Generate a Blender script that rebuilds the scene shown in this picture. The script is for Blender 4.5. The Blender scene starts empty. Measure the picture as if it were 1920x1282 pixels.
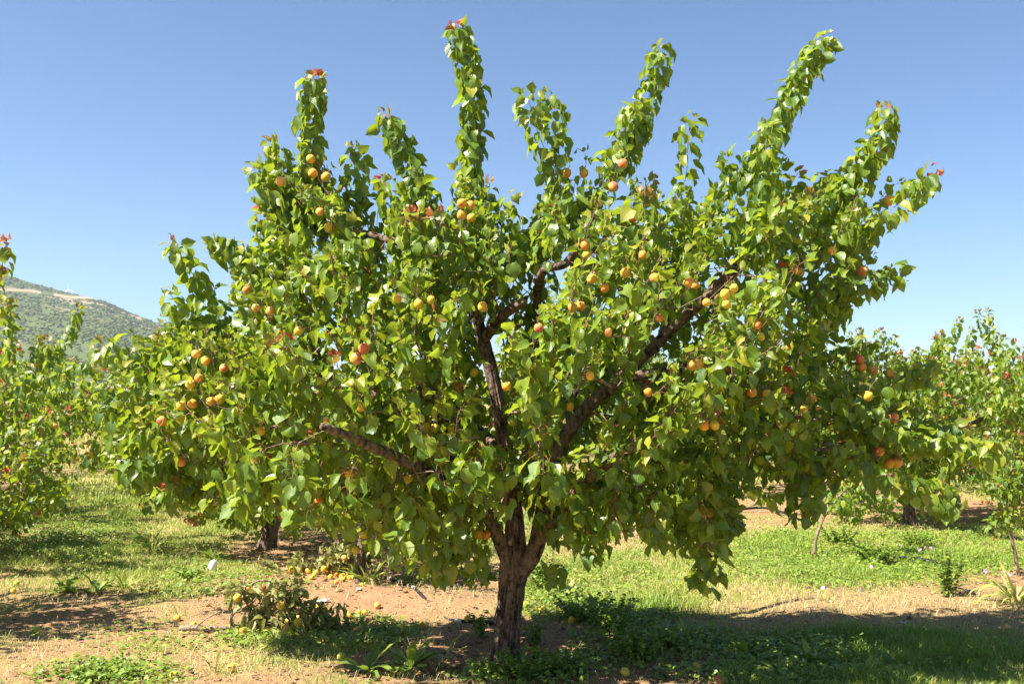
import bpy, math, numpy as np
from mathutils import Vector, Matrix, Quaternion

# ------------------------------------------------------------------ camera, sky, sun, exposure
scn = bpy.context.scene
COL = scn.collection
F = 1867.0                      # focal length in pixels of a 1920 px wide picture
CAMZ = 1.40
HORIZON = 735.0                 # picture row of the horizon
PITCH = math.atan((HORIZON - 641.0) / F)
SUN_EL = math.radians(51.0)
SUN_DIR = np.array([-1.0, -0.40, 0.0]); SUN_DIR /= np.linalg.norm(SUN_DIR)
SUN_DIR = np.array([SUN_DIR[0]*math.cos(SUN_EL), SUN_DIR[1]*math.cos(SUN_EL), math.sin(SUN_EL)])

cam_d = bpy.data.cameras.new('camera'); cam = bpy.data.objects.new('camera', cam_d); COL.objects.link(cam)
cam_d.sensor_width = 36.0; cam_d.lens = 36.0 * F / 1920.0
cam_d.clip_start = 0.05; cam_d.clip_end = 20000.0
cam.location = (0, 0, CAMZ); cam.rotation_euler = (math.pi/2 + PITCH, 0, 0)
cam_d.dof.use_dof = True; cam_d.dof.focus_distance = 4.7; cam_d.dof.aperture_fstop = 9.0
scn.camera = cam

world = bpy.data.worlds.new('World'); scn.world = world; world.use_nodes = True
wn = world.node_tree.nodes; wl = world.node_tree.links
wn.clear()
sky = wn.new('ShaderNodeTexSky'); sky.sky_type = 'NISHITA'; sky.sun_disc = False
sky.sun_elevation = SUN_EL
sky.sun_rotation = math.atan2(SUN_DIR[0], SUN_DIR[1])
sky.altitude = 100.0; sky.air_density = 0.92; sky.dust_density = 0.1; sky.ozone_density = 6.5
bg = wn.new('ShaderNodeBackground'); bg.inputs['Strength'].default_value = 0.050
wo = wn.new('ShaderNodeOutputWorld')
wl.new(sky.outputs['Color'], bg.inputs['Color']); wl.new(bg.outputs['Background'], wo.inputs['Surface'])

sun_d = bpy.data.lights.new('sun', 'SUN'); sun_o = bpy.data.objects.new('sun', sun_d); COL.objects.link(sun_o)
sun_d.energy = 5.0; sun_d.angle = math.radians(0.53); sun_d.color = (1.0, 0.945, 0.86)
sun_o.rotation_euler = Vector(SUN_DIR).to_track_quat('Z', 'Y').to_euler()
sun_o.location = (-20, -2, 25)

scn.view_settings.view_transform = 'Standard'; scn.view_settings.look = 'None'
scn.view_settings.gamma = 1.0; scn.view_settings.use_curve_mapping = False
scn.view_settings.exposure = 1.72
scn.render.engine = 'CYCLES'
scn.cycles.max_bounces = 8; scn.cycles.diffuse_bounces = 4; scn.cycles.transmission_bounces = 5
scn.cycles.glossy_bounces = 2; scn.cycles.volume_bounces = 0
scn.cycles.use_denoising = True
scn.cycles.sample_clamp_indirect = 6.0

rng = np.random.default_rng(20240611)

# ------------------------------------------------------------------ projection helpers (pixel of the 1920 wide photo <-> world)
CP, SP = math.cos(PITCH), math.sin(PITCH)
def at(px, py, Y):
    """world point at depth Y (metres along +Y) that is seen at picture position px, py"""
    dx = (px - 960.0) / F; dz = (641.0 - py) / F
    d = np.array([dx, CP - dz*SP, SP + dz*CP])
    s = Y / d[1]
    return np.array([d[0]*s, Y, CAMZ + d[2]*s])
def on_ground(px, py):
    dx = (px - 960.0) / F; dz = (641.0 - py) / F
    d = np.array([dx, CP - dz*SP, SP + dz*CP])
    s = -CAMZ / d[2]
    return np.array([d[0]*s, d[1]*s, 0.0])
def project(P):
    P = np.asarray(P, float)
    x = P[..., 0]; y = P[..., 1]; z = P[..., 2] - CAMZ
    f = y*CP + z*SP; u = -y*SP + z*CP
    f = np.maximum(f, 1e-3)
    return 960.0 + F*x/f, 641.0 - F*u/f

# ------------------------------------------------------------------ numpy noise
_lat = np.random.default_rng(7).random((256, 256))
def vnoise(x, y):
    x = np.asarray(x, float); y = np.asarray(y, float)
    xi = np.floor(x).astype(int); yi = np.floor(y).astype(int)
    fx = x - xi; fy = y - yi
    fx = fx*fx*(3-2*fx); fy = fy*fy*(3-2*fy)
    a = _lat[xi & 255, yi & 255]; b = _lat[(xi+1) & 255, yi & 255]
    c = _lat[xi & 255, (yi+1) & 255]; d = _lat[(xi+1) & 255, (yi+1) & 255]
    return (a*(1-fx)+b*fx)*(1-fy) + (c*(1-fx)+d*fx)*fy
def fbm(x, y, o=4):
    s = 0; a = 0.5; t = 0
    for k in range(o):
        s = s + a*vnoise(x*2**k + 17.3*k, y*2**k + 5.1*k); t += a; a *= 0.5
    return s/t
def sstep(a, b, x):
    t = np.clip((x-a)/(b-a), 0, 1); return t*t*(3-2*t)
def unit(v):
    v = np.asarray(v, float); return v / np.maximum(np.linalg.norm(v, axis=-1, keepdims=True), 1e-9)

# ------------------------------------------------------------------ object helpers
def mesh_np(name, V, quads=None, tris=None, attr=None, smooth=True):
    V = np.asarray(V, np.float32)
    me = bpy.data.meshes.new(name)
    nq = 0 if quads is None else len(quads); nt = 0 if tris is None else len(tris)
    loops = []
    if nq: loops.append(np.asarray(quads, np.int32).ravel())
    if nt: loops.append(np.asarray(tris, np.int32).ravel())
    loops = np.concatenate(loops)
    me.vertices.add(len(V)); me.vertices.foreach_set('co', V.ravel())
    me.loops.add(len(loops)); me.loops.foreach_set('vertex_index', loops)
    me.polygons.add(nq+nt)
    tot = np.concatenate([np.full(nq, 4, np.int32), np.full(nt, 3, np.int32)])
    start = np.concatenate([[0], np.cumsum(tot)[:-1]]).astype(np.int32)
    me.polygons.foreach_set('loop_start', start); me.polygons.foreach_set('loop_total', tot)
    me.polygons.foreach_set('use_smooth', np.full(nq+nt, smooth, bool))
    if attr is not None:
        a = me.attributes.new('tint', 'FLOAT_COLOR', 'POINT')
        a.data.foreach_set('color', np.asarray(attr, np.float32).ravel())
    me.update(calc_edges=True)
    return me
def link(name, me, mat=None, parent=None, loc=None, kind=None):
    o = bpy.data.objects.new(name, me); COL.objects.link(o)
    if mat is not None and me is not None and not me.materials: me.materials.append(mat)
    if parent is not None: o.parent = parent
    if loc is not None: o.location = Vector([float(c) for c in loc])
    if kind: o['kind'] = kind
    return o
def empty(name, loc, label, cat, group=None):
    o = bpy.data.objects.new(name, None); COL.objects.link(o); o.location = Vector([float(c) for c in loc])
    o.empty_display_size = 0.1
    return tag(o, label, cat, group)
def tag(o, label, cat, group=None):
    o['label'] = label; o['category'] = cat
    if group: o['group'] = group
    return o

# ------------------------------------------------------------------ materials
def new_mat(name):
    m = bpy.data.materials.new(name); m.use_nodes = True
    nt = m.node_tree; nt.nodes.clear()
    return m, nt.nodes, nt.links
def ramp(n, stops, interp='LINEAR'):
    r = n.new('ShaderNodeValToRGB'); cr = r.color_ramp; cr.interpolation = interp
    cr.elements[0].position = stops[0][0]; cr.elements[0].color = (*stops[0][1], 1)
    cr.elements[1].position = stops[-1][0]; cr.elements[1].color = (*stops[-1][1], 1)
    for p, c in stops[1:-1]:
        e = cr.elements.new(p); e.color = (*c, 1)
    return r
def mixc(n, l, fac, a, b, mode='MIX'):
    m = n.new('ShaderNodeMix'); m.data_type = 'RGBA'; m.blend_type = mode
    for sock, v in ((m.inputs[0], fac), (m.inputs[6], a), (m.inputs[7], b)):
        if isinstance(v, (int, float)): sock.default_value = v
        elif isinstance(v, tuple): sock.default_value = (*v, 1)
        else: l.new(v, sock)
    return m.outputs[2]
def math_(n, l, op, a, b=None, c=None, clamp=False):
    m = n.new('ShaderNodeMath'); m.operation = op; m.use_clamp = clamp
    for i, v in enumerate((a, b, c)):
        if v is None: continue
        if isinstance(v, (int, float)): m.inputs[i].default_value = v
        else: l.new(v, m.inputs[i])
    return m.outputs[0]
def noise(n, l, scale, detail=4, rough=0.55, vec=None):
    t = n.new('ShaderNodeTexNoise'); t.inputs['Scale'].default_value = scale
    t.inputs['Detail'].default_value = detail; t.inputs['Roughness'].default_value = rough
    if vec is not None: l.new(vec, t.inputs['Vector'])
    return t
def principled(n, l, color, rough=0.7, spec=0.3):
    p = n.new('ShaderNodeBsdfPrincipled'); p.inputs['Roughness'].default_value = rough
    p.inputs['Specular IOR Level'].default_value = spec
    if isinstance(color, tuple): p.inputs['Base Color'].default_value = (*color, 1)
    else: l.new(color, p.inputs['Base Color'])
    return p
def out(n, l, shader):
    o = n.new('ShaderNodeOutputMaterial'); l.new(shader, o.inputs['Surface'])

def leaf_material(name, stops, young_stops, trans=0.38, rough=0.36, tcol=(0.46, 0.58, 0.03), tmix=0.8, vein=(0.30, 0.36, 0.09)):
    """tint: r = random shade, g = youth (red), b = across 0..1, a = along 0..1"""
    m, n, l = new_mat(name)
    a = n.new('ShaderNodeAttribute'); a.attribute_name = 'tint'
    sep = n.new('ShaderNodeSeparateColor'); l.new(a.outputs['Color'], sep.inputs[0])
    R, G, B, A = sep.outputs[0], sep.outputs[1], sep.outputs[2], a.outputs['Alpha']
    base = ramp(n, stops); l.new(R, base.inputs[0])
    geo = n.new('ShaderNodeTexCoord')
    nz = noise(n, l, 60.0, 3, 0.6, geo.outputs['Object'])
    c0 = mixc(n, l, 0.35, base.outputs[0], mixc(n, l, nz.outputs['Fac'], (0.55, 0.6, 0.4), (1.3, 1.25, 1.2)), 'MULTIPLY')
    # midrib and side veins
    mid = math_(n, l, 'SUBTRACT', 1.0, math_(n, l, 'MULTIPLY', B, 9.0), clamp=True)
    sv = math_(n, l, 'SINE', math_(n, l, 'MULTIPLY', math_(n, l, 'SUBTRACT', A, math_(n, l, 'MULTIPLY', B, 0.30)), 44.0))
    sv = math_(n, l, 'MULTIPLY', math_(n, l, 'SUBTRACT', sv, 0.80, clamp=True), 2.0)
    vf = math_(n, l, 'MULTIPLY', math_(n, l, 'MAXIMUM', mid, sv), 0.45, clamp=True)
    c1 = mixc(n, l, vf, c0, vein)
    yr = ramp(n, young_stops); l.new(G, yr.inputs[0])
    c2 = mixc(n, l, math_(n, l, 'MULTIPLY', G, 1.6, clamp=True), c1, yr.outputs[0])
    p = principled(n, l, c2, rough, 0.5)
    bump = n.new('ShaderNodeBump'); bump.inputs['Strength'].default_value = 0.35; bump.inputs['Distance'].default_value = 0.004
    l.new(math_(n, l, 'ADD', nz.outputs['Fac'], math_(n, l, 'MULTIPLY', vf, -0.8)), bump.inputs['Height'])
    l.new(bump.outputs[0], p.inputs['Normal'])
    tr = n.new('ShaderNodeBsdfTranslucent')
    tb = mixc(n, l, tmix, c2, mixc(n, l, math_(n, l, 'MULTIPLY', G, 1.6, clamp=True), tcol, yr.outputs[0]))
    l.new(tb, tr.inputs['Color'])
    mx = n.new('ShaderNodeMixShader'); mx.inputs[0].default_value = trans
    l.new(p.outputs[0], mx.inputs[1]); l.new(tr.outputs[0], mx.inputs[2])
    out(n, l, mx.outputs[0]); return m

YOUNG = [(0.0, (0.20, 0.22, 0.03)), (0.35, (0.28, 0.19, 0.04)), (0.7, (0.40, 0.12, 0.04)), (1.0, (0.54, 0.075, 0.05))]
M_LEAF = leaf_material('apricot_leaf', [(0.0, (0.050, 0.110, 0.016)), (0.45, (0.130, 0.208, 0.022)), (0.8, (0.215, 0.28, 0.030)), (1.0, (0.33, 0.32, 0.035))], YOUNG)
M_DRY = leaf_material('wilted_leaf', [(0.0, (0.19, 0.23, 0.06)), (0.6, (0.33, 0.33, 0.11)), (1.0, (0.48, 0.38, 0.14))], YOUNG, 0.32, 0.6, (0.34, 0.32, 0.08))
M_WEED = leaf_material('weed_leaf', [(0.0, (0.075, 0.16, 0.020)), (0.5, (0.18, 0.27, 0.030)), (1.0, (0.31, 0.35, 0.055))], YOUNG, 0.30, 0.5, (0.32, 0.46, 0.04))
M_GRASS = leaf_material('grass_blade', [(0.0, (0.11, 0.22, 0.024)), (0.45, (0.27, 0.37, 0.045)), (0.75, (0.42, 0.44, 0.09)), (1.0, (0.50, 0.39, 0.17))],
                        [(0.0, (0.46, 0.36, 0.16)), (1.0, (0.52, 0.42, 0.22))], 0.30, 0.55, (0.34, 0.42, 0.06), 0.5, (0.2, 0.25, 0.05))

def stalk_material():
    m, n, l = new_mat('leaf_stalk')
    a = n.new('ShaderNodeAttribute'); a.attribute_name = 'tint'
    r = ramp(n, [(0.0, (0.16, 0.20, 0.04)), (0.4, (0.30, 0.12, 0.05)), (1.0, (0.36, 0.06, 0.05))])
    sep = n.new('ShaderNodeSeparateColor'); l.new(a.outputs['Color'], sep.inputs[0]); l.new(sep.outputs[0], r.inputs[0])
    p = principled(n, l, r.outputs[0], 0.45, 0.4); out(n, l, p.outputs[0]); return m
M_STALK = stalk_material()

def bark_material(name, dark, light, scale=1.0, bump=1.0):
    m, n, l = new_mat(name)
    tc = n.new('ShaderNodeTexCoord')
    mp = n.new('ShaderNodeMapping'); mp.inputs['Scale'].default_value = (38*scale, 38*scale, 9*scale)
    l.new(tc.outputs['Object'], mp.inputs['Vector'])
    v = n.new('ShaderNodeTexVoronoi'); v.feature = 'F1'; v.inputs['Scale'].default_value = 1.0
    wob = noise(n, l, 6*scale, 3, 0.6, tc.outputs['Object'])
    add = n.new('ShaderNodeVectorMath'); add.operation = 'MULTIPLY_ADD'
    l.new(wob.outputs['Color'], add.inputs[0]); add.inputs[1].default_value = (3.2, 3.2, 3.2); l.new(mp.outputs[0], add.inputs[2])
    l.new(add.outputs[0], v.inputs['Vector'])
    nz = noise(n, l, 45*scale, 6, 0.7, tc.outputs['Object'])
    big = noise(n, l, 5*scale, 3, 0.5, tc.outputs['Object'])
    h = math_(n, l, 'ADD', math_(n, l, 'MULTIPLY', v.outputs['Distance'], -0.9), math_(n, l, 'MULTIPLY', nz.outputs['Fac'], 0.7))
    f = math_(n, l, 'ADD', math_(n, l, 'MULTIPLY', nz.outputs['Fac'], 0.8), math_(n, l, 'MULTIPLY', big.outputs['Fac'], 0.5))
    f = math_(n, l, 'SUBTRACT', f, math_(n, l, 'MULTIPLY', v.outputs['Distance'], 0.45))
    r = ramp(n, [(0.22, dark), (0.52, light)]); l.new(f, r.inputs[0])
    p = principled(n, l, r.outputs[0], 0.88, 0.2)
    b = n.new('ShaderNodeBump'); b.inputs['Strength'].default_value = 0.9*bump; b.inputs['Distance'].default_value = 0.012
    l.new(h, b.inputs['Height']); l.new(b.outputs[0], p.inputs['Normal'])
    out(n, l, p.outputs[0]); return m
M_BARK = bark_material('apricot_bark', (0.030, 0.020, 0.014), (0.225, 0.152, 0.105), 1.0, 1.6)
M_TWIG = bark_material('twig_bark', (0.10, 0.055, 0.035), (0.27, 0.19, 0.14), 2.0, 0.4)
M_DEAD = bark_material('dead_wood', (0.13, 0.085, 0.055), (0.34, 0.25, 0.17), 1.6, 0.6)

def fruit_material(name, base, side, shade):
    m, n, l = new_mat(name)
    tc = n.new('ShaderNodeTexCoord'); oi = n.new('ShaderNodeObjectInfo')
    sx = n.new('ShaderNodeSeparateXYZ'); l.new(tc.outputs['Generated'], sx.inputs[0])
    nz = noise(n, l, 3.0, 3, 0.6, tc.outputs['Generated'])
    f = math_(n, l, 'ADD', sx.outputs[0], math_(n, l, 'MULTIPLY', nz.outputs['Fac'], 0.6))
    f = math_(n, l, 'ADD', f, math_(n, l, 'MULTIPLY', oi.outputs['Random'], 0.35))
    r = ramp(n, [(0.45, shade), (0.85, base), (1.25 if False else 1.0, side)]); l.new(math_(n, l, 'MULTIPLY', f, 0.78), r.inputs[0])
    sp = noise(n, l, 28.0, 2, 0.5, tc.outputs['Generated'])
    c = mixc(n, l, math_(n, l, 'MULTIPLY', math_(n, l, 'SUBTRACT', sp.outputs['Fac'], 0.62, clamp=True), 2.0), r.outputs[0], (0.30, 0.085, 0.02))
    p = principled(n, l, c, 0.55, 0.35)
    p.inputs['Subsurface Weight'].default_value = 0.12; p.inputs['Subsurface Radius'].default_value = (0.012, 0.006, 0.002)
    p.inputs['Sheen Weight'].default_value = 0.12
    b = n.new('ShaderNodeBump'); b.inputs['Strength'].default_value = 0.15; b.inputs['Distance'].default_value = 0.002
    l.new(sp.outputs['Fac'], b.inputs['Height']); l.new(b.outputs[0], p.inputs['Normal'])
    out(n, l, p.outputs[0]); return m
M_FRUIT = {'g': fruit_material('apricot_unripe', (0.55, 0.44, 0.035), (0.62, 0.38, 0.035), (0.36, 0.40, 0.040)),
           'y': fruit_material('apricot_yellow', (0.74, 0.39, 0.030), (0.76, 0.28, 0.038), (0.62, 0.43, 0.035)),
           'o': fruit_material('apricot_blushed', (0.74, 0.31, 0.075), (0.68, 0.15, 0.060), (0.74, 0.37, 0.075))}

def ground_material():
    m, n, l = new_mat('orchard_soil')
    tc = n.new('ShaderNodeTexCoord')
    a = n.new('ShaderNodeAttribute'); a.attribute_name = 'tint'
    sep = n.new('ShaderNodeSeparateColor'); l.new(a.outputs['Color'], sep.inputs[0])
    n1 = noise(n, l, 1.3, 6, 0.6, tc.outputs['Object']); n2 = noise(n, l, 14.0, 6, 0.65, tc.outputs['Object'])
    n3 = noise(n, l, 90.0, 4, 0.7, tc.outputs['Object'])
    s1 = ramp(n, [(0.3, (0.16, 0.075, 0.038)), (0.55, (0.28, 0.14, 0.068)), (0.8, (0.38, 0.215, 0.11))]); l.new(n2.outputs['Fac'], s1.inputs[0])
    s2 = mixc(n, l, math_(n, l, 'MULTIPLY', n3.outputs['Fac'], 0.6), s1.outputs[0], (0.36, 0.25, 0.15))
    st = ramp(n, [(0.35, (0.23, 0.15, 0.07)), (0.7, (0.37, 0.26, 0.12))]); l.new(n3.outputs['Fac'], st.inputs[0])
    gr = ramp(n, [(0.3, (0.17, 0.20, 0.04)), (0.7, (0.37, 0.36, 0.10))]); l.new(n2.outputs['Fac'], gr.inputs[0])
    c = mixc(n, l, sep.outputs[1], s2, st.outputs[0])
    c = mixc(n, l, math_(n, l, 'MULTIPLY', sep.outputs[0], math_(n, l, 'ADD', n1.outputs['Fac'], 0.3), clamp=True), c, gr.outputs[0])
    p = principled(n, l, c, 0.95, 0.1)
    b = n.new('ShaderNodeBump'); b.inputs['Strength'].default_value = 0.8; b.inputs['Distance'].default_value = 0.03
    l.new(math_(n, l, 'ADD', n2.outputs['Fac'], math_(n, l, 'MULTIPLY', n3.outputs['Fac'], 0.35)), b.inputs['Height'])
    l.new(b.outputs[0], p.inputs['Normal'])
    out(n, l, p.outputs[0]); return m
M_GROUND = ground_material()

def plain(name, color, rough=0.6, spec=0.3, var=0.15, scale=20.0, bump=0.0):
    m, n, l = new_mat(name)
    tc = n.new('ShaderNodeTexCoord'); nz = noise(n, l, scale, 4, 0.6, tc.outputs['Object'])
    c = mixc(n, l, nz.outputs['Fac'], tuple(k*(1-var) for k in color), tuple(min(1, k*(1+var)) for k in color))
    p = principled(n, l, c, rough, spec)
    if bump:
        b = n.new('ShaderNodeBump'); b.inputs['Strength'].default_value = bump; b.inputs['Distance'].default_value = 0.01
        l.new(nz.outputs['Fac'], b.inputs['Height']); l.new(b.outputs[0], p.inputs['Normal'])
    out(n, l, p.outputs[0]); return m
M_PIPE = plain('black_pipe', (0.016, 0.016, 0.018), 0.6, 0.15, 0.4, 60)
M_PIPE_PALE = plain('pale_pipe_coupling', (0.55, 0.42, 0.36), 0.6, 0.3, 0.2, 40)
M_WHITE = plain('white_plastic', (0.80, 0.80, 0.79), 0.5, 0.4, 0.06, 30, 0.2)
M_PINK = plain('mallow_petal', (0.62, 0.30, 0.56), 0.6, 0.2, 0.2, 30)
M_CLOD = plain('soil_clod', (0.25, 0.145, 0.08), 0.95, 0.1, 0.4, 60, 0.6)
M_STONE = plain('grey_stone', (0.30, 0.28, 0.27), 0.9, 0.2, 0.25, 50, 0.6)

# ------------------------------------------------------------------ ground: height and plant cover
TREE_SPOTS = []          # filled below: (x, y) of trunks for soil rings
ROW_DIR = unit(np.array([-0.45, 1.0]))
PATCH = [  # picture ellipse (px, py, rx, ry), grass weight, dry-straw weight
    (1010, 1245, 330, 75, -0.75, 0.0), (640, 1130, 330, 52, -0.75, 0.0), (150, 1215, 330, 70, -0.36, 0.05),
    (1330, 1255, 160, 40, -0.55, 0.0), (1700, 1150, 330, 36, -0.35, 0.5), (1480, 1130, 220, 26, -0.12, 0.45),
    (1130, 1120, 170, 62, 0.55, 0.0), (1560, 1235, 460, 56, 0.6, -0.3), (1640, 1030, 330, 62, 0.45, 0.0), (1250, 1080, 240, 50, 0.25, 0.35),
    (330, 1040, 260, 70, 0.38, 0.1), (640, 1205, 220, 26, 0.55, 0.0), (380, 1130, 160, 36, 0.30, 0.1), (430, 1235, 200, 36, 0.10, 0.3),
    (1660, 952, 420, 16, -0.6, 0.1), (1560, 985, 300, 14, -0.3, 0.5), (180, 930, 120, 60, 0.4, 0.0), (760, 1075, 240, 26, -0.2, 0.0), (590, 1040, 170, 30, -0.45, 0.0)]
def covers(x, y):
    px, py = project(np.stack([x, y, np.zeros_like(x)], -1))
    py = np.where(y < 1.0, 4000.0, py)
    g = 0.46 + 1.15*(fbm(x*0.9+3, y*0.9, 4) - 0.5) + 0.5*(fbm(x*3.1+40, y*3.1, 3)-0.5)
    d = 0.30 + 1.2*(fbm(x*1.1+90, y*1.1+20, 4) - 0.5)
    near = sstep(26, 10, y)*sstep(2.5, 3.5, y)
    for cx, cy, rx, ry, wg, wd in PATCH:
        e = ((px-cx)/rx)**2 + ((py-cy)/ry)**2
        k = sstep(1.5, 0.35, e + 0.8*(fbm(x*2.3+cx, y*2.3, 3)-0.5))*near
        g = g + wg*k; d = d + wd*k
    for tx, ty in TREE_SPOTS:
        r = np.hypot(x-tx, y-ty)
        g = g - 0.35*sstep(1.1, 0.2, r + 0.5*(fbm(x*2.5, y*2.5+9, 3)-0.5))
    return np.clip(g, 0, 1), np.clip(d, 0, 1)
T0 = on_ground(950, 1238)
def gz(x, y):
    x = np.asarray(x, float); y = np.asarray(y, float)
    k = sstep(60, 15, np.hypot(x, y))
    z = (0.07*(fbm(x*0.55+11, y*0.55+4, 3)-0.5) + 0.045*(fbm(x*2.6, y*2.6, 3)-0.5) + 0.016*(fbm(x*11, y*11, 2)-0.5))*(0.3+0.7*k)
    m = on_ground(690, 1125)
    z = z + 0.06*np.exp(-(((x-m[0])/0.75)**2 + ((y-m[1])/0.30)**2))
    m = on_ground(860, 1140)
    z = z + 0.05*np.exp(-(((x-m[0])/0.28)**2 + ((y-m[1])/0.22)**2))
    r = np.hypot(x-T0[0], y-T0[1])
    z = z - 0.035*np.exp(-((r-0.28)/0.16)**2)
    return z
TREES_XY = {'behind_a': tuple(on_ground(672, 1090)[:2]), 'behind_b': tuple(on_ground(497, 1027)[:2]), 'right_a': tuple(on_ground(1705, 980)[:2])}
TREE_SPOTS += [tuple(T0[:2])] + list(TREES_XY.values())

def axis(lo, hi, step, far, grow=1.22):
    a = list(np.arange(lo, hi+step/2, step)); s = step
    b = [a[0]]; 
    while b[-1] > -far: s *= grow; b.append(b[-1]-s)
    s = step; c = [a[-1]]
    while c[-1] < far: s *= grow; c.append(c[-1]+s)
    return np.array(b[:0:-1] + a + c[1:])
gx = axis(-6.5, 7.5, 0.055, 3000.0); gy = axis(2.6, 14.0, 0.055, 3000.0)
GX, GY = np.meshgrid(gx, gy, indexing='ij')
GZ = gz(GX, GY); cg, cd = covers(GX, GY)
ni, nj = GX.shape
I = (np.arange(ni-1)[:, None]*nj + np.arange(nj-1)[None, :]).ravel()
me = mesh_np('ground', np.stack([GX, GY, GZ], -1).reshape(-1, 3), np.stack([I, I+nj, I+nj+1, I+1], -1),
             attr=np.stack([cg, cd, cg*0, cg*0+1], -1).reshape(-1, 4))
ground = link('ground', me, M_GROUND, kind='structure')

# ------------------------------------------------------------------ far hill with scrub, track and turbine
RIDGE = np.array([(-1600, 300), (-900, 330), (-400, 400), (-100, 486), (0, 512), (60, 530), (130, 548), (190, 561), (250, 588), (320, 613), (420, 650),
                  (560, 690), (760, 716), (1000, 726), (1400, 728), (2600, 724), (4200, 700)], float)
def hill_pt(px, v):
    """px: picture column, v: 0 foot .. 1 ridge"""
    Y = 800.0 + 1500.0*v
    py = np.interp(px, RIDGE[:, 0], RIDGE[:, 1])
    top = (HORIZON - py)/F*2300.0
    X = (px-960.0)/F*Y
    prof = np.where(v <= 1, 0.18*v + 0.82*v**1.25, 1.0 - (v-1)*1.8)
    spur = 16.0*(fbm(X*0.004+3, Y*0.003+8, 4)-0.5) * np.sin(np.clip(v, 0, 1)*math.pi)
    Z = top*prof + spur*(top/150.0) - 6.0*(1-np.clip(v*8, 0, 1)) + 2.5*(fbm(X*0.02, Y*0.02, 3)-0.5)
    return X, Y, Z
hu = np.concatenate([np.arange(-1600, -60, 40.0), np.arange(-60, 460, 3.0), np.arange(460, 4200, 20.0)])
hv = np.concatenate([np.linspace(0, 1, 110), [1.05, 1.2, 1.5]])
HU, HV = np.meshgrid(hu, hv, indexing='ij')
HX, HY, HZ = hill_pt(HU, HV)
hpx, hpy = project(np.stack([HX, HY, HZ], -1))
def near_line(px, py, pts, w):
    yy = np.interp(px, [p[0] for p in pts], [p[1] for p in pts], left=-999, right=-999)
    return np.exp(-((py-yy)/w)**2)
track = np.maximum(near_line(hpx, hpy, [(-60, 540), (10, 543), (60, 545), (78, 549)], 2.0), near_line(hpx, hpy, [(100, 552), (130, 557), (170, 558), (192, 560)], 2.2))
bare = np.clip(sstep(0.58, 0.75, fbm(HX*0.012+50, HY*0.012, 4)) * sstep(0.55, 0.9, HV), 0, 1)
soilm = np.clip(np.maximum(track, bare*0.8), 0, 1)
fields = sstep(0.10, 0.02, HV)
nI, nJ = HU.shape
I = (np.arange(nI-1)[:, None]*nJ + np.arange(nJ-1)[None, :]).ravel()
def hill_material():
    m, n, l = new_mat('hill_scrub')
    tc = n.new('ShaderNodeTexCoord'); a = n.new('ShaderNodeAttribute'); a.attribute_name = 'tint'
    sep = n.new('ShaderNodeSeparateColor'); l.new(a.outputs['Color'], sep.inputs[0])
    n1 = noise(n, l, 0.06, 6, 0.65, tc.outputs['Object']); n2 = noise(n, l, 0.012, 4, 0.5, tc.outputs['Object'])
    r = ramp(n, [(0.35, (0.060, 0.082, 0.030)), (0.55, (0.105, 0.125, 0.045)), (0.75, (0.19, 0.175, 0.085))]); l.new(n1.outputs['Fac'], r.inputs[0])
    c = mixc(n, l, math_(n, l, 'MULTIPLY', n2.outputs['Fac'], 0.5), r.outputs[0], (0.10, 0.125, 0.045))
    c = mixc(n, l, sep.outputs[0], c, (0.42, 0.29, 0.19))
    c = mixc(n, l, sep.outputs[1], c, (0.22, 0.22, 0.09))
    p = principled(n, l, c, 0.95, 0.1); out(n, l, p.outputs[0]); return m
M_HILL = hill_material()
me = mesh_np('hill', np.stack([HX, HY, HZ], -1).reshape(-1, 3), np.stack([I, I+nJ, I+nJ+1, I+1], -1),
             attr=np.stack([soilm, fields, soilm*0, soilm*0+1], -1).reshape(-1, 4))
link('hill', me, M_HILL, kind='structure')
# scrub bushes on the hill: real low domes
def dome_mesh(P, S, seed, attr_r):
    r = np.random.default_rng(seed); n = len(P)
    k = 5
    ang = np.linspace(0, 2*math.pi, k, endpoint=False)
    ring0 = np.stack([np.cos(ang), np.sin(ang), np.full(k, -0.2)], -1)
    ring1 = np.stack([0.95*np.cos(ang+0.5), 0.95*np.sin(ang+0.5), np.full(k, 0.45)], -1)
    top = np.array([[0, 0, 0.85]])
    T = np.concatenate([ring0, ring1, top])
    V = T[None]*S[:, None, :]*(1+0.35*(r.random((n, 11, 1))-0.5)) + P[:, None, :]
    q = np.array([[i, (i+1) % k, k+(i+1) % k, k+i] for i in range(k)]); t = np.array([[k+i, k+(i+1) % k, 2*k] for i in range(k)])
    off = (np.arange(n)*11)[:, None, None]
    at_ = np.repeat(np.stack([attr_r, attr_r*0, attr_r*0+.5, attr_r*0+.5], -1)[:, None], 11, 1)
    return V.reshape(-1, 3), (q[None]+off).reshape(-1, 4), (t[None]+off).reshape(-1, 3), at_.reshape(-1, 4)
nb = 21000
bu = rng.uniform(-380, 420, nb); bv = rng.uniform(0.0, 1.0, nb)
keep = fbm(bu*0.05, bv*14, 3) > 0.36; bu, bv = bu[keep], bv[keep]
bx, by, bz = hill_pt(bu, bv); bpx_, bpy_ = project(np.stack([bx, by, bz], -1))
keep = (near_line(bpx_, bpy_, [(-60, 540), (10, 543), (60, 545), (78, 549), (100, 552), (130, 557), (170, 558), (192, 560)], 3.0) < 0.3)
bx, by, bz = bx[keep], by[keep], bz[keep]; n_ = len(bx)
sz = rng.uniform(1.0, 2.7, n_)*rng.uniform(0.7, 1.3, n_)
V, Q, T, A = dome_mesh(np.stack([bx, by, bz], -1), np.stack([sz*1.3, sz*1.3, sz*0.8], -1), 3, rng.random(n_))
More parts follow.
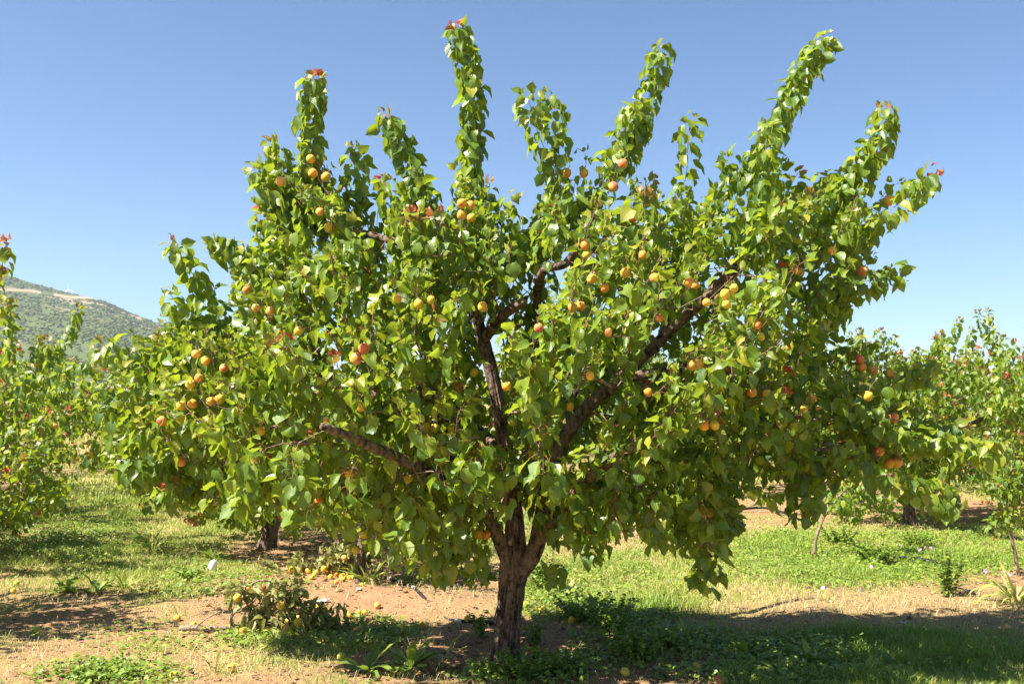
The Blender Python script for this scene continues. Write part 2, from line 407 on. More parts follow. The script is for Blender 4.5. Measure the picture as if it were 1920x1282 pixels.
def scrub_material(name, stops):
    m, n, l = new_mat(name); a = n.new('ShaderNodeAttribute'); a.attribute_name = 'tint'
    sep = n.new('ShaderNodeSeparateColor'); l.new(a.outputs['Color'], sep.inputs[0])
    r = ramp(n, stops); l.new(sep.outputs[0], r.inputs[0]); p = principled(n, l, r.outputs[0], 0.95, 0.1); out(n, l, p.outputs[0]); return m
M_SCRUB = scrub_material('scrub_bush', [(0.0, (0.055, 0.072, 0.028)), (0.6, (0.085, 0.10, 0.04)), (1.0, (0.13, 0.135, 0.06))])
o = link('hillside_scrub', mesh_np('hillside_scrub', V, Q, T, A), M_SCRUB, kind='stuff')
tag(o, 'dark green maquis bushes covering the far hillside', 'scrub')
# hedges and far trees on the plain
nb = 900
hx = rng.uniform(-260, 330, nb); hy = rng.choice([120, 165, 240, 330, 450, 600], nb) + rng.normal(0, 4, nb)
V, Q, T, A = dome_mesh(np.stack([hx, hy, np.zeros(nb)], -1), np.stack([rng.uniform(1.5, 4, nb), rng.uniform(1.5, 3, nb), rng.uniform(1.2, 3.4, nb)], -1), 4, rng.random(nb))
o = link('far_hedgerow', mesh_np('far_hedgerow', V, Q, T, A), M_SCRUB, kind='stuff')
tag(o, 'distant green hedgerows crossing the plain below the hill', 'hedge')

def tube(points, radii, sides, closed_end=True, knob=0.0, seed=0):
    """vertices and quads of a tapering tube"""
    P = np.asarray(points, float); n = len(P); R = np.asarray(radii, float)
    Tn = np.gradient(P, axis=0); Tn = unit(Tn)
    ref = np.array([0, 0, 1.0]) if abs(Tn[0][2]) < 0.9 else np.array([1.0, 0, 0])
    u = unit(np.cross(Tn[0], ref)); U = [u]
    for i in range(1, n):
        u = u - Tn[i]*np.dot(u, Tn[i]); u = unit(u); U.append(u)
    U = np.array(U); W = np.cross(Tn, U)
    a = np.linspace(0, 2*math.pi, sides, endpoint=False)
    rr = R[:, None]*np.ones((1, sides))
    if knob:
        rs = np.random.default_rng(seed)
        rr = rr*(1 + knob*(rs.random((n, sides))-0.5))
    V = P[:, None, :] + rr[:, :, None]*(np.cos(a)[None, :, None]*U[:, None, :] + np.sin(a)[None, :, None]*W[:, None, :])
    V = V.reshape(-1, 3)
    i = np.arange(n-1)[:, None]*sides; j = np.arange(sides)[None, :]; j2 = (j+1) % sides
    Q = np.stack([i+j, i+j2, i+sides+j2, i+sides+j], -1).reshape(-1, 4)
    T = []
    if closed_end:
        V = np.concatenate([V, P[-1:] + Tn[-1:]*R[-1]*0.6, P[:1] - Tn[:1]*R[0]*0.3]); e = len(V)-2; s = len(V)-1
        T = [[(n-1)*sides+k, (n-1)*sides+(k+1) % sides, e] for k in range(sides)] + [[(k+1) % sides, k, s] for k in range(sides)]
    return V, Q, np.array(T, int).reshape(-1, 3)
class Parts:
    def __init__(s): s.V = []; s.Q = []; s.T = []; s.A = []; s.n = 0
    def add(s, V, Q=None, T=None, A=None):
        s.V.append(V)
        if Q is not None and len(Q): s.Q.append(np.asarray(Q)+s.n)
        if T is not None and len(T): s.T.append(np.asarray(T)+s.n)
        if A is not None: s.A.append(A)
        s.n += len(V)
    def mesh(s, name, smooth=True):
        return mesh_np(name, np.concatenate(s.V), np.concatenate(s.Q) if s.Q else None, np.concatenate(s.T) if s.T else None,
                       np.concatenate(s.A) if s.A else None, smooth)

def smooth_path(pts, step):
    P = np.asarray(pts, float)
    E = np.concatenate([2*P[:1]-P[1:2], P, 2*P[-1:]-P[-2:-1]])
    res = []
    for i in range(1, len(E)-2):
        p0, p1, p2, p3 = E[i-1], E[i], E[i+1], E[i+2]
        k = max(2, int(np.linalg.norm(p2[:3]-p1[:3])/step)+1)
        t = np.linspace(0, 1, k, endpoint=False)[:, None]
        res.append(0.5*((2*p1) + (-p0+p2)*t + (2*p0-5*p1+4*p2-p3)*t**2 + (-p0+3*p1-3*p2+p3)*t**3))
    res.append(P[-1:])
    return np.concatenate(res)

# wind turbine on the ridge
tb = hill_pt(np.array([126.0]), np.array([0.985])); tb = np.array([tb[0][0], tb[1][0], tb[2][0]])
turb = empty('wind_turbine', tb, 'tiny white wind turbine standing on the hill ridge', 'wind turbine')
V, Q, T = tube([(0, 0, -1), (0, 0, 9)], [0.55, 0.4], 8); link('tower', mesh_np('tower', V, Q, T), M_WHITE, turb)
V, Q, T = tube([(0, 1.0, 9), (0, -1.4, 9)], [0.7, 0.5], 8); link('nacelle', mesh_np('nacelle', V, Q, T), M_WHITE, turb)
for k, an in enumerate((97, 217, 337)):
    an = math.radians(an); c, s = math.cos(an), math.sin(an); L = 18.0
    pr = [(0.0, 0.25), (0.12, 0.75), (0.5, 0.5), (1.0, 0.12)]
    V = []; 
    for t, w in pr:
        for sx, sy in ((-w, 0.0), (0, 0.14), (w, 0.0), (0, -0.14)): V.append((c*L*t - s*sx, -1.7+sy, 9 + s*L*t + c*sx))
    Q = [[i*4+j, i*4+(j+1) % 4, i*4+4+(j+1) % 4, i*4+4+j] for i in range(3) for j in range(4)]
    link('blade', mesh_np('blade', V, Q), M_WHITE, turb)

# ------------------------------------------------------------------ leaves
def leaf_shape(seed, stations, halfcols, length=1.0, wide=0.46, prof=None, fold=None, curl=None, wave=0.06):
    """local leaf: +Y along, X across, Z normal; returns V (with across/along), quads"""
    r = np.random.default_rng(seed)
    fold = r.uniform(0.05, 0.85) if fold is None else fold
    curl = r.uniform(-0.35, 1.15) if curl is None else curl
    tw = r.uniform(-0.35, 0.35)
    if prof is None: prof = ([0, .06, .16, .30, .45, .62, .78, .9, 1.0], [.10, .58, .90, 1.0, .95, .74, .40, .15, 0.0])
    V = []; B = []; A = []
    cols = np.concatenate([np.linspace(-1, 0, halfcols+1), np.linspace(0, 1, halfcols+1)[1:]])
    ph = r.uniform(0, 6.28, 2); fr = r.uniform(1.6, 2.8)
    yy = 0.0; zz = 0.0; prev = 0.0
    for t in stations:
        ang = curl*(t**1.3)*1.25
        yy += (t-prev)*math.cos(ang)*length; zz -= (t-prev)*math.sin(ang)*length; prev = t
        w = np.interp(t, prof[0], prof[1])*wide
        for c in cols:
            x = c*w
            f = fold*(1-0.35*t)
            xx = x*math.cos(f); dz = abs(x)*math.sin(f)
            dz += wave*abs(c)**1.5*math.sin(fr*6.28*t + ph[0 if c < 0 else 1])*(0.4+0.6*np.sin(math.pi*t))
            back = -0.07*abs(c) if t < 0.1 else 0.0
            # twist
            a = tw*t; X = xx*math.cos(a) - dz*math.sin(a); Z = xx*math.sin(a) + dz*math.cos(a)
            V.append((X, yy+back, zz+Z)); B.append(abs(c)); A.append(t)
    nc = len(cols); Q = []
    for i in range(len(stations)-1):
        for j in range(nc-1): Q.append([i*nc+j, i*nc+j+1, (i+1)*nc+j+1, (i+1)*nc+j])
    return np.array(V), np.array(Q), np.array(B), np.array(A)
NEAR = [leaf_shape(100+k, [0, .09, .32, .60, .86, 1.0], 2, wave=.13) for k in range(18)]
MIDL = [leaf_shape(200+k, [0, .12, .52, 1.0], 1, wave=0.03) for k in range(12)]
FARL = [leaf_shape(300+k, [0, .3, 1.0], 1, wave=0.0) for k in range(6)]

def leaves_mesh(name, L, shapes, idx=None):
    """L: dict of arrays pos, y (along), n (normal), size, rnd, young, var"""
    P = Parts()
    sel = np.arange(len(L['pos'])) if idx is None else idx
    for k in range(len(shapes)):
        s = sel[L['var'][sel] % len(shapes) == k]
        if not len(s): continue
        V, Q, B, A = shapes[k]
        y = L['y'][s]; nz_ = L['n'][s]; x = np.cross(y, nz_)
        W = L['size'][s][:, None, None]*(V[None, :, 0:1]*x[:, None] + V[None, :, 1:2]*y[:, None] + V[None, :, 2:3]*nz_[:, None]) + L['pos'][s][:, None]
        m = len(V); off = (np.arange(len(s))*m)[:, None, None]
        at_ = np.empty((len(s), m, 4)); at_[..., 0] = L['rnd'][s][:, None]; at_[..., 1] = L['young'][s][:, None]; at_[..., 2] = B[None]; at_[..., 3] = A[None]
        P.add(W.reshape(-1, 3), (Q[None]+off).reshape(-1, 4), None, at_.reshape(-1, 4))
    return P.mesh(name)
def stalks_mesh(name, S, E, rnd, w=0.0011, sag=0.25):
    n = len(S); d = E - S; L = np.linalg.norm(d, axis=1, keepdims=True); d = d/np.maximum(L, 1e-6)
    ref = np.where(np.abs(d[:, 2:3]) < 0.9, np.array([[0, 0, 1.0]]), np.array([[1.0, 0, 0]]))
    u = unit(np.cross(d, ref)); v = np.cross(d, u)
    M = (S+E)/2 + np.array([[0, 0, 1.0]])*L*sag
    rings = []
    for C in (S, M, E):
        for a in (0, 2.0944, 4.18879): rings.append(C + w*(math.cos(a)*u + math.sin(a)*v))
    V = np.stack(rings, 1).reshape(-1, 3); off = (np.arange(n)*9)[:, None, None]
    q = np.array([[r*3+j, r*3+(j+1) % 3, r*3+3+(j+1) % 3, r*3+3+j] for r in range(2) for j in range(3)])
    A = np.zeros((n, 9, 4)); A[..., 0] = rnd[:, None]; A[..., 3] = 1
    return mesh_np(name, V, (q[None]+off).reshape(-1, 4), None, A.reshape(-1, 4))

# shared single-leaf meshes: shape x shade x youth
_single = {}
def single_leaf(shapes, tagname, k, shade, young, mat):
    key = (tagname, k, shade, young)
    if key not in _single:
        V, Q, B, A = shapes[k]
        at_ = np.stack([np.full(len(V), shade/5.0+0.02), np.full(len(V), young/3.0), B, A], -1)
        me = mesh_np('leaf', V, Q, None, at_); me.materials.append(mat); _single[key] = me
    return _single[key]
def leaf_objects(root, rootloc, L, shapes, tagname, idx, mat):
    for i in idx:
        k = int(L['var'][i] % len(shapes))
        me = single_leaf(shapes, tagname, k, int(min(5, round(L['rnd'][i]*5))), int(round(L['young'][i]*3)), mat)
        y = L['y'][i]; n = L['n'][i]; x = np.cross(y, n); s = L['size'][i]; p = L['pos'][i] - rootloc
        o = bpy.data.objects.new('leaf', me); COL.objects.link(o); o.parent = root
        o.matrix_local = Matrix(((x[0]*s, y[0]*s, n[0]*s, p[0]), (x[1]*s, y[1]*s, n[1]*s, p[1]), (x[2]*s, y[2]*s, n[2]*s, p[2]), (0, 0, 0, 1)))
ZB = {}
def most_visible(L, count, cell=14.0, zslack=0.06):
    """indices of the leaves that show largest: frontmost in their picture cell, in frame, by projected size"""
    C = L['pos'] + 0.5*L['size'][:, None]*L['y']
    px, py = project(C); d = C[:, 1]
    inside = (px > -10) & (px < 1930) & (py > -10) & (py < 1290)
    ci = np.floor(px/cell).astype(int); cj = np.floor(py/cell).astype(int)
    key = ci*100000 + cj
    order = np.argsort(d); best = {}
    for i in order:
        if inside[i] and key[i] not in best: best[key[i]] = d[i]
    ok = np.zeros(len(d), bool)
    for i in range(len(d)):
        if inside[i] and d[i] <= best[key[i]] + zslack: 
            g = ZB.get(key[i]); ok[i] = g is None or d[i] <= g + 0.05
    for k_, v in best.items(): ZB[k_] = min(v, ZB.get(k_, 1e9))
    view = unit(C - np.array([0, 0, CAMZ])); face = np.abs((view*L['n']).sum(1))
    score = np.where(ok, L['size']**2/d**2*(0.25+face), 0)
    o = np.argsort(-score)[:count]
    return o[score[o] > 0]

# ------------------------------------------------------------------ tree growing
class Skeleton:
    def __init__(s, root):
        s.P = [np.asarray(root, float)]; s.par = [-1]; s.minr = [0.0]; s.chains = []; s.limbs = []
        s.buf = np.zeros((4096, 3)); s.nbuf = 0
    def nearest(s, B, up_pen=0.9):
        n = len(s.P)
        if n > len(s.buf): s.buf = np.concatenate([s.buf[:s.nbuf], np.zeros((n+4096, 3))])
        if n > s.nbuf: s.buf[s.nbuf:n] = s.P[s.nbuf:n]; s.nbuf = n
        A = s.buf[:n]; d = B - A; dist = np.linalg.norm(d, axis=1)
        pen = up_pen*np.maximum(0, A[:, 2]-B[2])
        return int(np.argmin(dist + pen))
    def add_path(s, start, pts, minr=None, limb=False):
        idx = [start]
        for i, p in enumerate(pts):
            s.P.append(np.asarray(p, float)); s.par.append(idx[-1]); s.minr.append(0 if minr is None else minr[i]); idx.append(len(s.P)-1)
        (s.limbs if limb else s.chains).append(idx)
        return idx
    def radii(s, tip=0.0016, power=2.2):
        n = len(s.P); acc = np.zeros(n); child = np.zeros(n, int)
        for p in s.par:
            if p >= 0: child[p] += 1
        r = np.zeros(n)
        for i in range(n-1, -1, -1):
            base = tip if child[i] == 0 else acc[i]**(1/power)
            r[i] = max(base*1.004, s.minr[i])
            p = s.par[i]
            if p >= 0: acc[p] += min(r[i], 0.02)**power if s.minr[i] > 0 else r[i]**power
        return r

def grow_shoots(sk, shoots, r):
    """attach each shoot to the nearest wood and return shoot paths"""
    lim = np.array(sk.P); 
    dist = [np.min(np.linalg.norm(lim - s['base'], axis=1)) for s in shoots]
    paths = []
    for k in np.argsort(dist):
        s = shoots[k]; B, Tp = s['base'], s['tip']
        a = sk.nearest(B); A = sk.P[a]; L = np.linalg.norm(B-A)
        steps = max(1, int(L/0.07))
        t = np.linspace(0, 1, steps+1)[1:]
        side = unit(r.normal(size=3))*L*0.07
        con = [A + (B-A)*q + side*math.sin(math.pi*q) + np.array([0, 0, 0.10*L*math.sin(math.pi*q)]) for q in t]
        m = max(4, int(np.linalg.norm(Tp-B)/0.05))
        t = np.linspace(0, 1, m+1)[1:]
        bend = s.get('bend', np.zeros(3)); wob = unit(r.normal(size=3))*0.02
        sh = [B + (Tp-B)*q + bend*(4*q*(1-q)) + wob*math.sin(q*7.0)*q for q in t]
        sk.add_path(a, con + sh)
        paths.append((s, np.array([B] + sh)))
    return paths

def leaves_on(paths, r, size, spacing, redprob, droop=1.0, petiole=(0.022, 0.045)):
    pos = []; ys = []; ns = []; sizes = []; rnd = []; young = []; S = []
    up = np.array([0, 0, 1.0])
    for s, P in paths:
        seg = np.linalg.norm(np.diff(P, axis=0), axis=1); cum = np.concatenate([[0], np.cumsum(seg)]); tot = cum[-1]
        sp = s.get('spacing', spacing); st = s.get('start', 0.12)*tot
        q = np.arange(st, tot, sp); q = q + r.uniform(-0.3, 0.3, len(q))*sp
        q = np.append(np.clip(q, 0, tot), [tot]*3); m = len(q)
        C = np.stack([np.interp(q, cum, P[:, c]) for c in range(3)], -1)
        tang = unit(np.stack([np.interp(q, cum, np.gradient(P[:, c], cum)) for c in range(3)], -1))
        ref = unit(r.normal(size=3)); ref = ref[None] - tang*(tang@ref)[:, None]; ref = unit(ref); w = np.cross(tang, ref)
        phi = np.arange(m)*2.39996 + r.uniform(0, 6.28) + r.normal(0, 0.35, m)
        rad = np.cos(phi)[:, None]*ref + np.sin(phi)[:, None]*w
        pet = unit(rad*0.9 + tang*r.uniform(0.2, 0.9, m)[:, None] + up*0.25)
        pl = r.uniform(*petiole, m)[:, None]
        frac = q/tot
        tz = s.get('tz', 0.10); tipf = np.clip((q-(tot-tz))/tz, 0, 1)
        pl = pl*s.get('pet', 1.0)*(1-0.45*tipf[:, None])
        base = C + pet*pl
        y = unit(rad*r.uniform(0.25, 1.0, m)[:, None] - up*(droop*s.get('droop', 1.0)*r.uniform(0.1, 1.45, m))[:, None] + tang*(0.9*tipf)[:, None] + r.normal(0, 0.22, (m, 3)) + up*(1.1*tipf)[:, None])
        nn = rad*0.8 + up*r.uniform(0.3, 1.1, m)[:, None] + r.normal(0, 0.42, (m, 3))
        nn = unit(nn - y*(nn*y).sum(1)[:, None])
        sz = s.get('size', size)*r.uniform(0.72, 1.16, m)*(1-0.55*tipf**2)*(0.8+0.2*np.minimum(1, frac*4))
        red = s.get('red', None)
        if red is None: red = r.uniform(0.45, 1.0) if r.random() < redprob else r.uniform(0, 0.16)
        pos.append(base); ys.append(y); ns.append(nn); sizes.append(sz); S.append(C)
        shade = np.clip(r.normal(0.43, 0.25, m) + r.normal(0, 0.10) + 0.22*tipf + s.get('shade', 0), 0, 1)
        rnd.append(shade)
        yg = np.clip(red*tipf**1.3*r.uniform(0.6, 1.15, m), 0, 1)
        odd = r.random(m) < 0.012; yg = np.where(odd, r.uniform(0.1, 0.3, m), yg)
        young.append(yg)
    L = dict(pos=np.concatenate(pos), y=np.concatenate(ys), n=np.concatenate(ns), size=np.concatenate(sizes), rnd=np.concatenate(rnd), young=np.concatenate(young), stem=np.concatenate(S))
    L['var'] = r.integers(0, 1000, len(L['pos']))
    return L
def take(L, m): return {k: v[m] for k, v in L.items()}

# ------------------------------------------------------------------ apricot fruit
def fruit_mesh(seed, mat):
    r = np.random.default_rng(seed); nu, nv = 14, 9
    V = []
    for j in range(1, nv):
        th = math.pi*j/nv
        for i in range(nu):
            a = 2*math.pi*i/nu
            g = 1 - 0.07*math.exp(-(min(a, 2*math.pi-a)/0.35)**2)*math.sin(th)
            x, y, z = math.sin(th)*math.cos(a)*g, math.sin(th)*math.sin(a)*0.95*g, math.cos(th)*1.04
            if z > 0.75: z -= (z-0.75)*0.55
            V.append((x, y, z))
    V += [(0, 0, 0.80), (0, 0, -1.05)]; V = np.array(V)*(1+0.02*(r.random((len(V), 1))-0.5))
    Q = [[j*nu+i, j*nu+nu+i, j*nu+nu+(i+1) % nu, j*nu+(i+1) % nu] for j in range(nv-2) for i in range(nu)]
    T = [[i, (i+1) % nu, (nv-1)*nu] for i in range(nu)] + [[(nv-2)*nu+(i+1) % nu, (nv-2)*nu+i, (nv-1)*nu+1] for i in range(nu)]
    me = mesh_np('apricot', V*0.5, Q, T); me.materials.append(mat); return me
FRUIT = {c: [fruit_mesh(900+10*i+k, M_FRUIT[c]) for k in range(3)] for i, c in enumerate('gyo')}
def put_fruit(parent, origin, p, c, d, r, name='apricot'):
    o = bpy.data.objects.new(name, FRUIT[c][int(r.integers(0, 3))]); COL.objects.link(o)
    if parent is not None: o.parent = parent
    o.location = Vector([float(v) for v in (np.asarray(p)-origin)]); o.scale = (d, d*float(r.uniform(0.94, 1.02)), d*float(r.uniform(0.96, 1.06)))
    o.rotation_euler = (float(r.normal(0, 0.35)), float(r.normal(0, 0.35)), float(r.uniform(0, 6.28)))
    return o

# ================================================================== THE BIG APRICOT TREE
D0 = float(T0[1])
SIL = np.array([(190, 765), (215, 700), (300, 655), (345, 590), (400, 560), (455, 500), (500, 470), (475, 400), (465, 330), (540, 320), (620, 320), (670, 400), (720, 370),
    (790, 330), (900, 340), (940, 400), (985, 420), (1025, 340), (1090, 330), (1180, 330), (1270, 380), (1330, 385), (1375, 320), (1450, 320), (1530, 360), (1590, 350), (1635, 430),
    (1590, 480), (1640, 510), (1620, 560), (1560, 600), (1555, 670), (1680, 710), (1720, 780), (1700, 850), (1570, 870), (1530, 930), (1490, 940), (1420, 890),
    (1385, 930), (1350, 1010), (1280, 1040), (1220, 990), (1110, 1010), (1020, 985), (1005, 930), (930, 980), (850, 1040), (700, 1000), (640, 970), (560, 950), (470, 925), (380, 935), (255, 890), (235, 840)], float)
def inside_poly(px, py, S):
    c = np.zeros(px.shape, bool); j = len(S)-1
    for i in range(len(S)):
        k = ((S[i, 1] > py) != (S[j, 1] > py)) & (px < (S[j, 0]-S[i, 0])*(py-S[i, 1])/(S[j, 1]-S[i, 1]+1e-9)+S[i, 0])
        c ^= k; j = i
    return c
def edge_dist(px, py, S):
    d = np.full(px.shape, 1e9)
    for i in range(len(S)):
        a = S[i]; b = S[(i+1) % len(S)]; ab = b-a
        t = np.clip(((px-a[0])*ab[0] + (py-a[1])*ab[1])/(ab@ab), 0, 1)
        d = np.minimum(d, np.hypot(px-a[0]-t*ab[0], py-a[1]-t*ab[1]))
    return d
def thick(px, py): return np.minimum(1.18, 0.16 + edge_dist(np.asarray(px, float), np.asarray(py, float), SIL)*0.0058)

big = empty('apricot_tree', (T0[0], T0[1], gz(T0[0], T0[1])), 'large apricot tree with thick dark trunk, tall upright leafy shoots and many ripe apricots', 'tree')
ORG = np.array([T0[0], T0[1], float(gz(T0[0], T0[1]))])
rt = np.random.default_rng(51)
Yd = D0
TRUNK = [(947, 1250, Yd, .083), (948, 1225, Yd, .075), (952, 1180, Yd, .071), (957, 1120, Yd, .067), (963, 1060, Yd, .065), (967, 1000, Yd+.02, .052), (957, 900, Yd+.05, .043), (946, 830, Yd+.06, .040), (926, 720, Yd+.06, .035), (906, 640, Yd+.04, .031), (893, 590, Yd, .026)]
LIMBS = [
    [(963, 1085, Yd, .048), (1003, 1030, Yd-.06, .043), (1030, 900, Yd-.08, .043), (1042, 850, Yd-.06, .040), (1090, 775, Yd, .037), (1160, 710, Yd+.05, .034), (1240, 637, Yd+.02, .032), (1292, 590, Yd-.05, .030), (1378, 512, Yd-.10, .026), (1440, 430, Yd-.1, .02)],
    [(957, 1065, Yd, .04), (925, 985, Yd-.12, .036), (890, 932, Yd-.2, .034), (862, 890, Yd-.2, .032), (835, 800, Yd-.25, .030), (800, 738, Yd-.3, .027), (690, 742, Yd-.35, .024), (560, 690, Yd-.35, .02), (470, 690, Yd-.4, .015)],
    [(893, 592, Yd, .028), (870, 520, Yd-.1, .026), (800, 470, Yd-.15, .022), (700, 440, Yd-.1, .018), (620, 420, Yd, .014)],
    [(905, 640, Yd+.04, .03), (935, 600, Yd-.1, .028), (960, 580, Yd-.2, .026), (986, 568, Yd-.24, .024)],
    [(1075, 800, Yd, .03), (1050, 700, Yd+.3, .028), (1010, 600, Yd+.3, .024), (1015, 512, Yd-.35, .022), (1065, 486, Yd-.5, .02), (1110, 400, Yd-.5, .015)],
    [(960, 900, Yd+.05, .034), (1010, 820, Yd+.45, .03), (1090, 720, Yd+.8, .026), (1150, 600, Yd+1.0, .02)],
    [(946, 850, Yd+.05, .034), (880, 790, Yd+.45, .03), (780, 700, Yd+.85, .024), (690, 620, Yd+1.0, .018)],
    [(1003, 1020, Yd-.06, .036), (1100, 900, Yd-.5, .030), (1200, 830, Yd-.85, .024), (1280, 800, Yd-1.05, .018)],
    [(890, 935, Yd-.2, .034), (790, 880, Yd-.6, .028), (680, 830, Yd-.95, .022), (600, 800, Yd-1.15, .016)],
    [(1160, 710, Yd+.05, .03), (1300, 690, Yd-.05, .026), (1430, 700, Yd-.1, .022), (1560, 740, Yd-.15, .017)],
    [(1240, 637, Yd, .028), (1290, 480, Yd+.2, .02), (1265, 400, Yd+.25, .014)],
    [(1150, 720, Yd+.05, .026), (1152, 735, Yd-.3, .022), (1148, 722, Yd-.75, .019)],
]
sk = Skeleton(at(*TRUNK[0][:3]))
def limb_path(L, step=0.05):
    Q = smooth_path(np.array([[*at(a, b, c), r_] for a, b, c, r_ in L]), step); return Q
tp = limb_path(TRUNK); sk.add_path(0, tp[1:, :3], tp[1:, 3], True)
limb_paths = []
for Lm in LIMBS:
    q = limb_path(Lm); kn = rt.normal(0, 0.008, (len(q), 3)); kn[0] = 0
    kn = np.cumsum(kn, 0)*0.25; q[:, :3] += kn*np.linspace(0, 1, len(q))[:, None]
    a = sk.nearest(q[0, :3], 0.0); sk.add_path(a, q[:, :3], q[:, 3], True); limb_paths.append(q)

# explicit long shoots: base px,py -> tip px,py, depth offset, spacing, red, lateral bend(px)
SH = [
 (604, 430, 590, 142, .05, .0085, .9, -14), (880, 410, 862, 50, -.05, .0085, 1.0, 14), (800, 430, 722, 222, -.1, .010, .55, 12), (560, 440, 508, 268, -.05, .011, .5, 6), (555, 430, 480, 320, -.15, .011, .35, 0),
 (663, 420, 664, 285, .1, .014, .3, 4), (760, 470, 722, 336, -.35, .016, .8, 0), (1048, 390, 985, 178, -.2, .016, .15, 8), (1052, 380, 1030, 180, -.15, .016, .2, 6), (1150, 340, 1240, 96, .1, .0095, .3, 10), (1130, 330, 1195, 190, .12, .013, .1, 8),
 (1268, 390, 1296, 222, .05, .024, .25, 8), (1385, 350, 1543, 72, -.05, .009, .25, 6), (1430, 420, 1440, 235, -.3, .017, .2, -4), (1540, 420, 1665, 205, -.1, .011, .55, 22), (1500, 430, 1640, 270, .0, .012, .35, 10), (1560, 480, 1748, 322, -.15, .012, 1.0, 10),
 (1400, 360, 1360, 300, .0, .013, .2, 0), (1480, 400, 1560, 330, .1, .013, .5, 0), (430, 640, 325, 458, -.1, .016, .6, 6), (520, 560, 400, 455, .0, .011, .35, 22), (420, 690, 316, 548, -.15, .018, .5, 0), (470, 540, 452, 462, .1, .016, .4, 0),
 (340, 700, 188, 648, .1, .013, .6, -22), (360, 680, 300, 640, .0, .013, .7, 0), (300, 740, 180, 750, .0, .013, .3, 10), (330, 800, 200, 830, -.1, .012, .2, 0), (320, 850, 235, 895, -.2, .012, .2, -12),
 (1560, 545, 1690, 512, -.3, .012, .2, -12), (1560, 720, 1755, 690, -.1, .012, .2, 12), (1500, 690, 1590, 655, .0, .013, .4, 0), (1570, 780, 1800, 812, -.25, .011, 1.0, -10), (1620, 800, 1880, 850, -.25, .010, .4, -22), (1560, 830, 1790, 945, -.55, .012, .35, -30),
 (1540, 760, 1690, 790, -.3, .012, .2, 0), (1280, 860, 1315, 1105, -.6, .012, .1, 24), (1330, 860, 1372, 1000, -.5, .012, .1, 0), (1480, 830, 1500, 975, -.4, .012, .1, 16), (1120, 940, 1110, 1045, -.5, .013, .1, 0), (1010, 945, 1075, 1010, -.3, .013, .15, 0),
 (560, 830, 590, 965, -1.1, .013, .1, -20), (500, 840, 470, 950, -.9, .013, .1, -20), (720, 930, 700, 1020, -.7, .013, .1, 0), (800, 960, 830, 1080, -.6, .013, .1, 0), (880, 960, 900, 1090, -.25, .016, .1, 0),
 (1015, 1080, 1045, 1075, -.08, .02, .1, 0), (800, 480, 766, 405, -.75, .013, 1.0, 0), (830, 480, 814, 405, -.75, .013, 1.0, 0), (930, 470, 955, 375, -.1, .018, .3, 0), (985, 470, 1000, 440, -.1, .018, .8, 0), (1190, 430, 1208, 372, -.5, .016, .8, 0),
 (900, 900, 850, 1020, -.75, .013, .1, 0), (860, 930, 870, 1060, -.5, .014, .1, 0), (780, 920, 760, 1050, -.85, .013, .1, 0), (1060, 900, 1090, 1010, -.8, .013, .1, 0), (1150, 900, 1160, 1000, -.8, .013, .1, 0), (1220, 920, 1240, 1020, -.8, .013, .1, 0), (660, 880, 640, 990, -1.0, .013, .1, 0), (420, 850, 400, 950, -.5, .013, .1, 0), (330, 860, 330, 945, -.3, .013, .1, 0), (940, 860, 950, 960, -.9, .016, .1, 0), (900, 820, 880, 930, -1.0, .014, .1, 0), (1010, 800, 1030, 930, -1.0, .014, .1, 0),
 (1330, 460, 1300, 420, -.3, .013, .2, 0), (1390, 500, 1470, 380, -.4, .012, .2, 0), (630, 480, 560, 520, -.5, .012, .3, 0), (700, 470, 640, 470, -.6, .012, .3, 0)]
shoots = []
for bx_, by_, tx_, ty_, dy, sp, red, bend in SH:
    B = at(bx_, by_, Yd+dy); Tt = at(tx_, ty_, Yd+dy+rt.uniform(-.08, .08))
    shoots.append(dict(base=B, tip=Tt, spacing=sp*.55, red=red, start=0.0, size=0.077, pet=1.6, tz=.06, droop=1.35, bend=np.array([bend*Yd/F, rt.normal(0, .02), 0])))
# crown body
CEN = np.array([T0[0], D0, 0.95])
VIS_WOOD = [((967, 1000), (962, 940), 26), ((926, 720), (906, 635), 26), ((1240, 637), (1378, 512), 20), ((1015, 512), (1065, 486), 26), ((1042, 860), (1150, 715), 18), ((960, 582), (986, 568), 30), ((963, 1060), (990, 1040), 34), ((946, 840), (935, 780), 14)]
def wood_dist(px, py):
    best = 1e9
    for a, b, w in VIS_WOOD:
        a = np.array(a, float); b = np.array(b, float); ab = b-a
        t = np.clip(((px-a[0])*ab[0]+(py-a[1])*ab[1])/(ab@ab), 0, 1)
        best = min(best, math.hypot(px-a[0]-t*ab[0], py-a[1]-t*ab[1]) - w)
    return best
cand = np.stack([rt.uniform(180, 1740, 14000), rt.uniform(320, 1050, 14000)], -1)
cand = cand[inside_poly(cand[:, 0], cand[:, 1], SIL)]
cnt = 0; placed = []
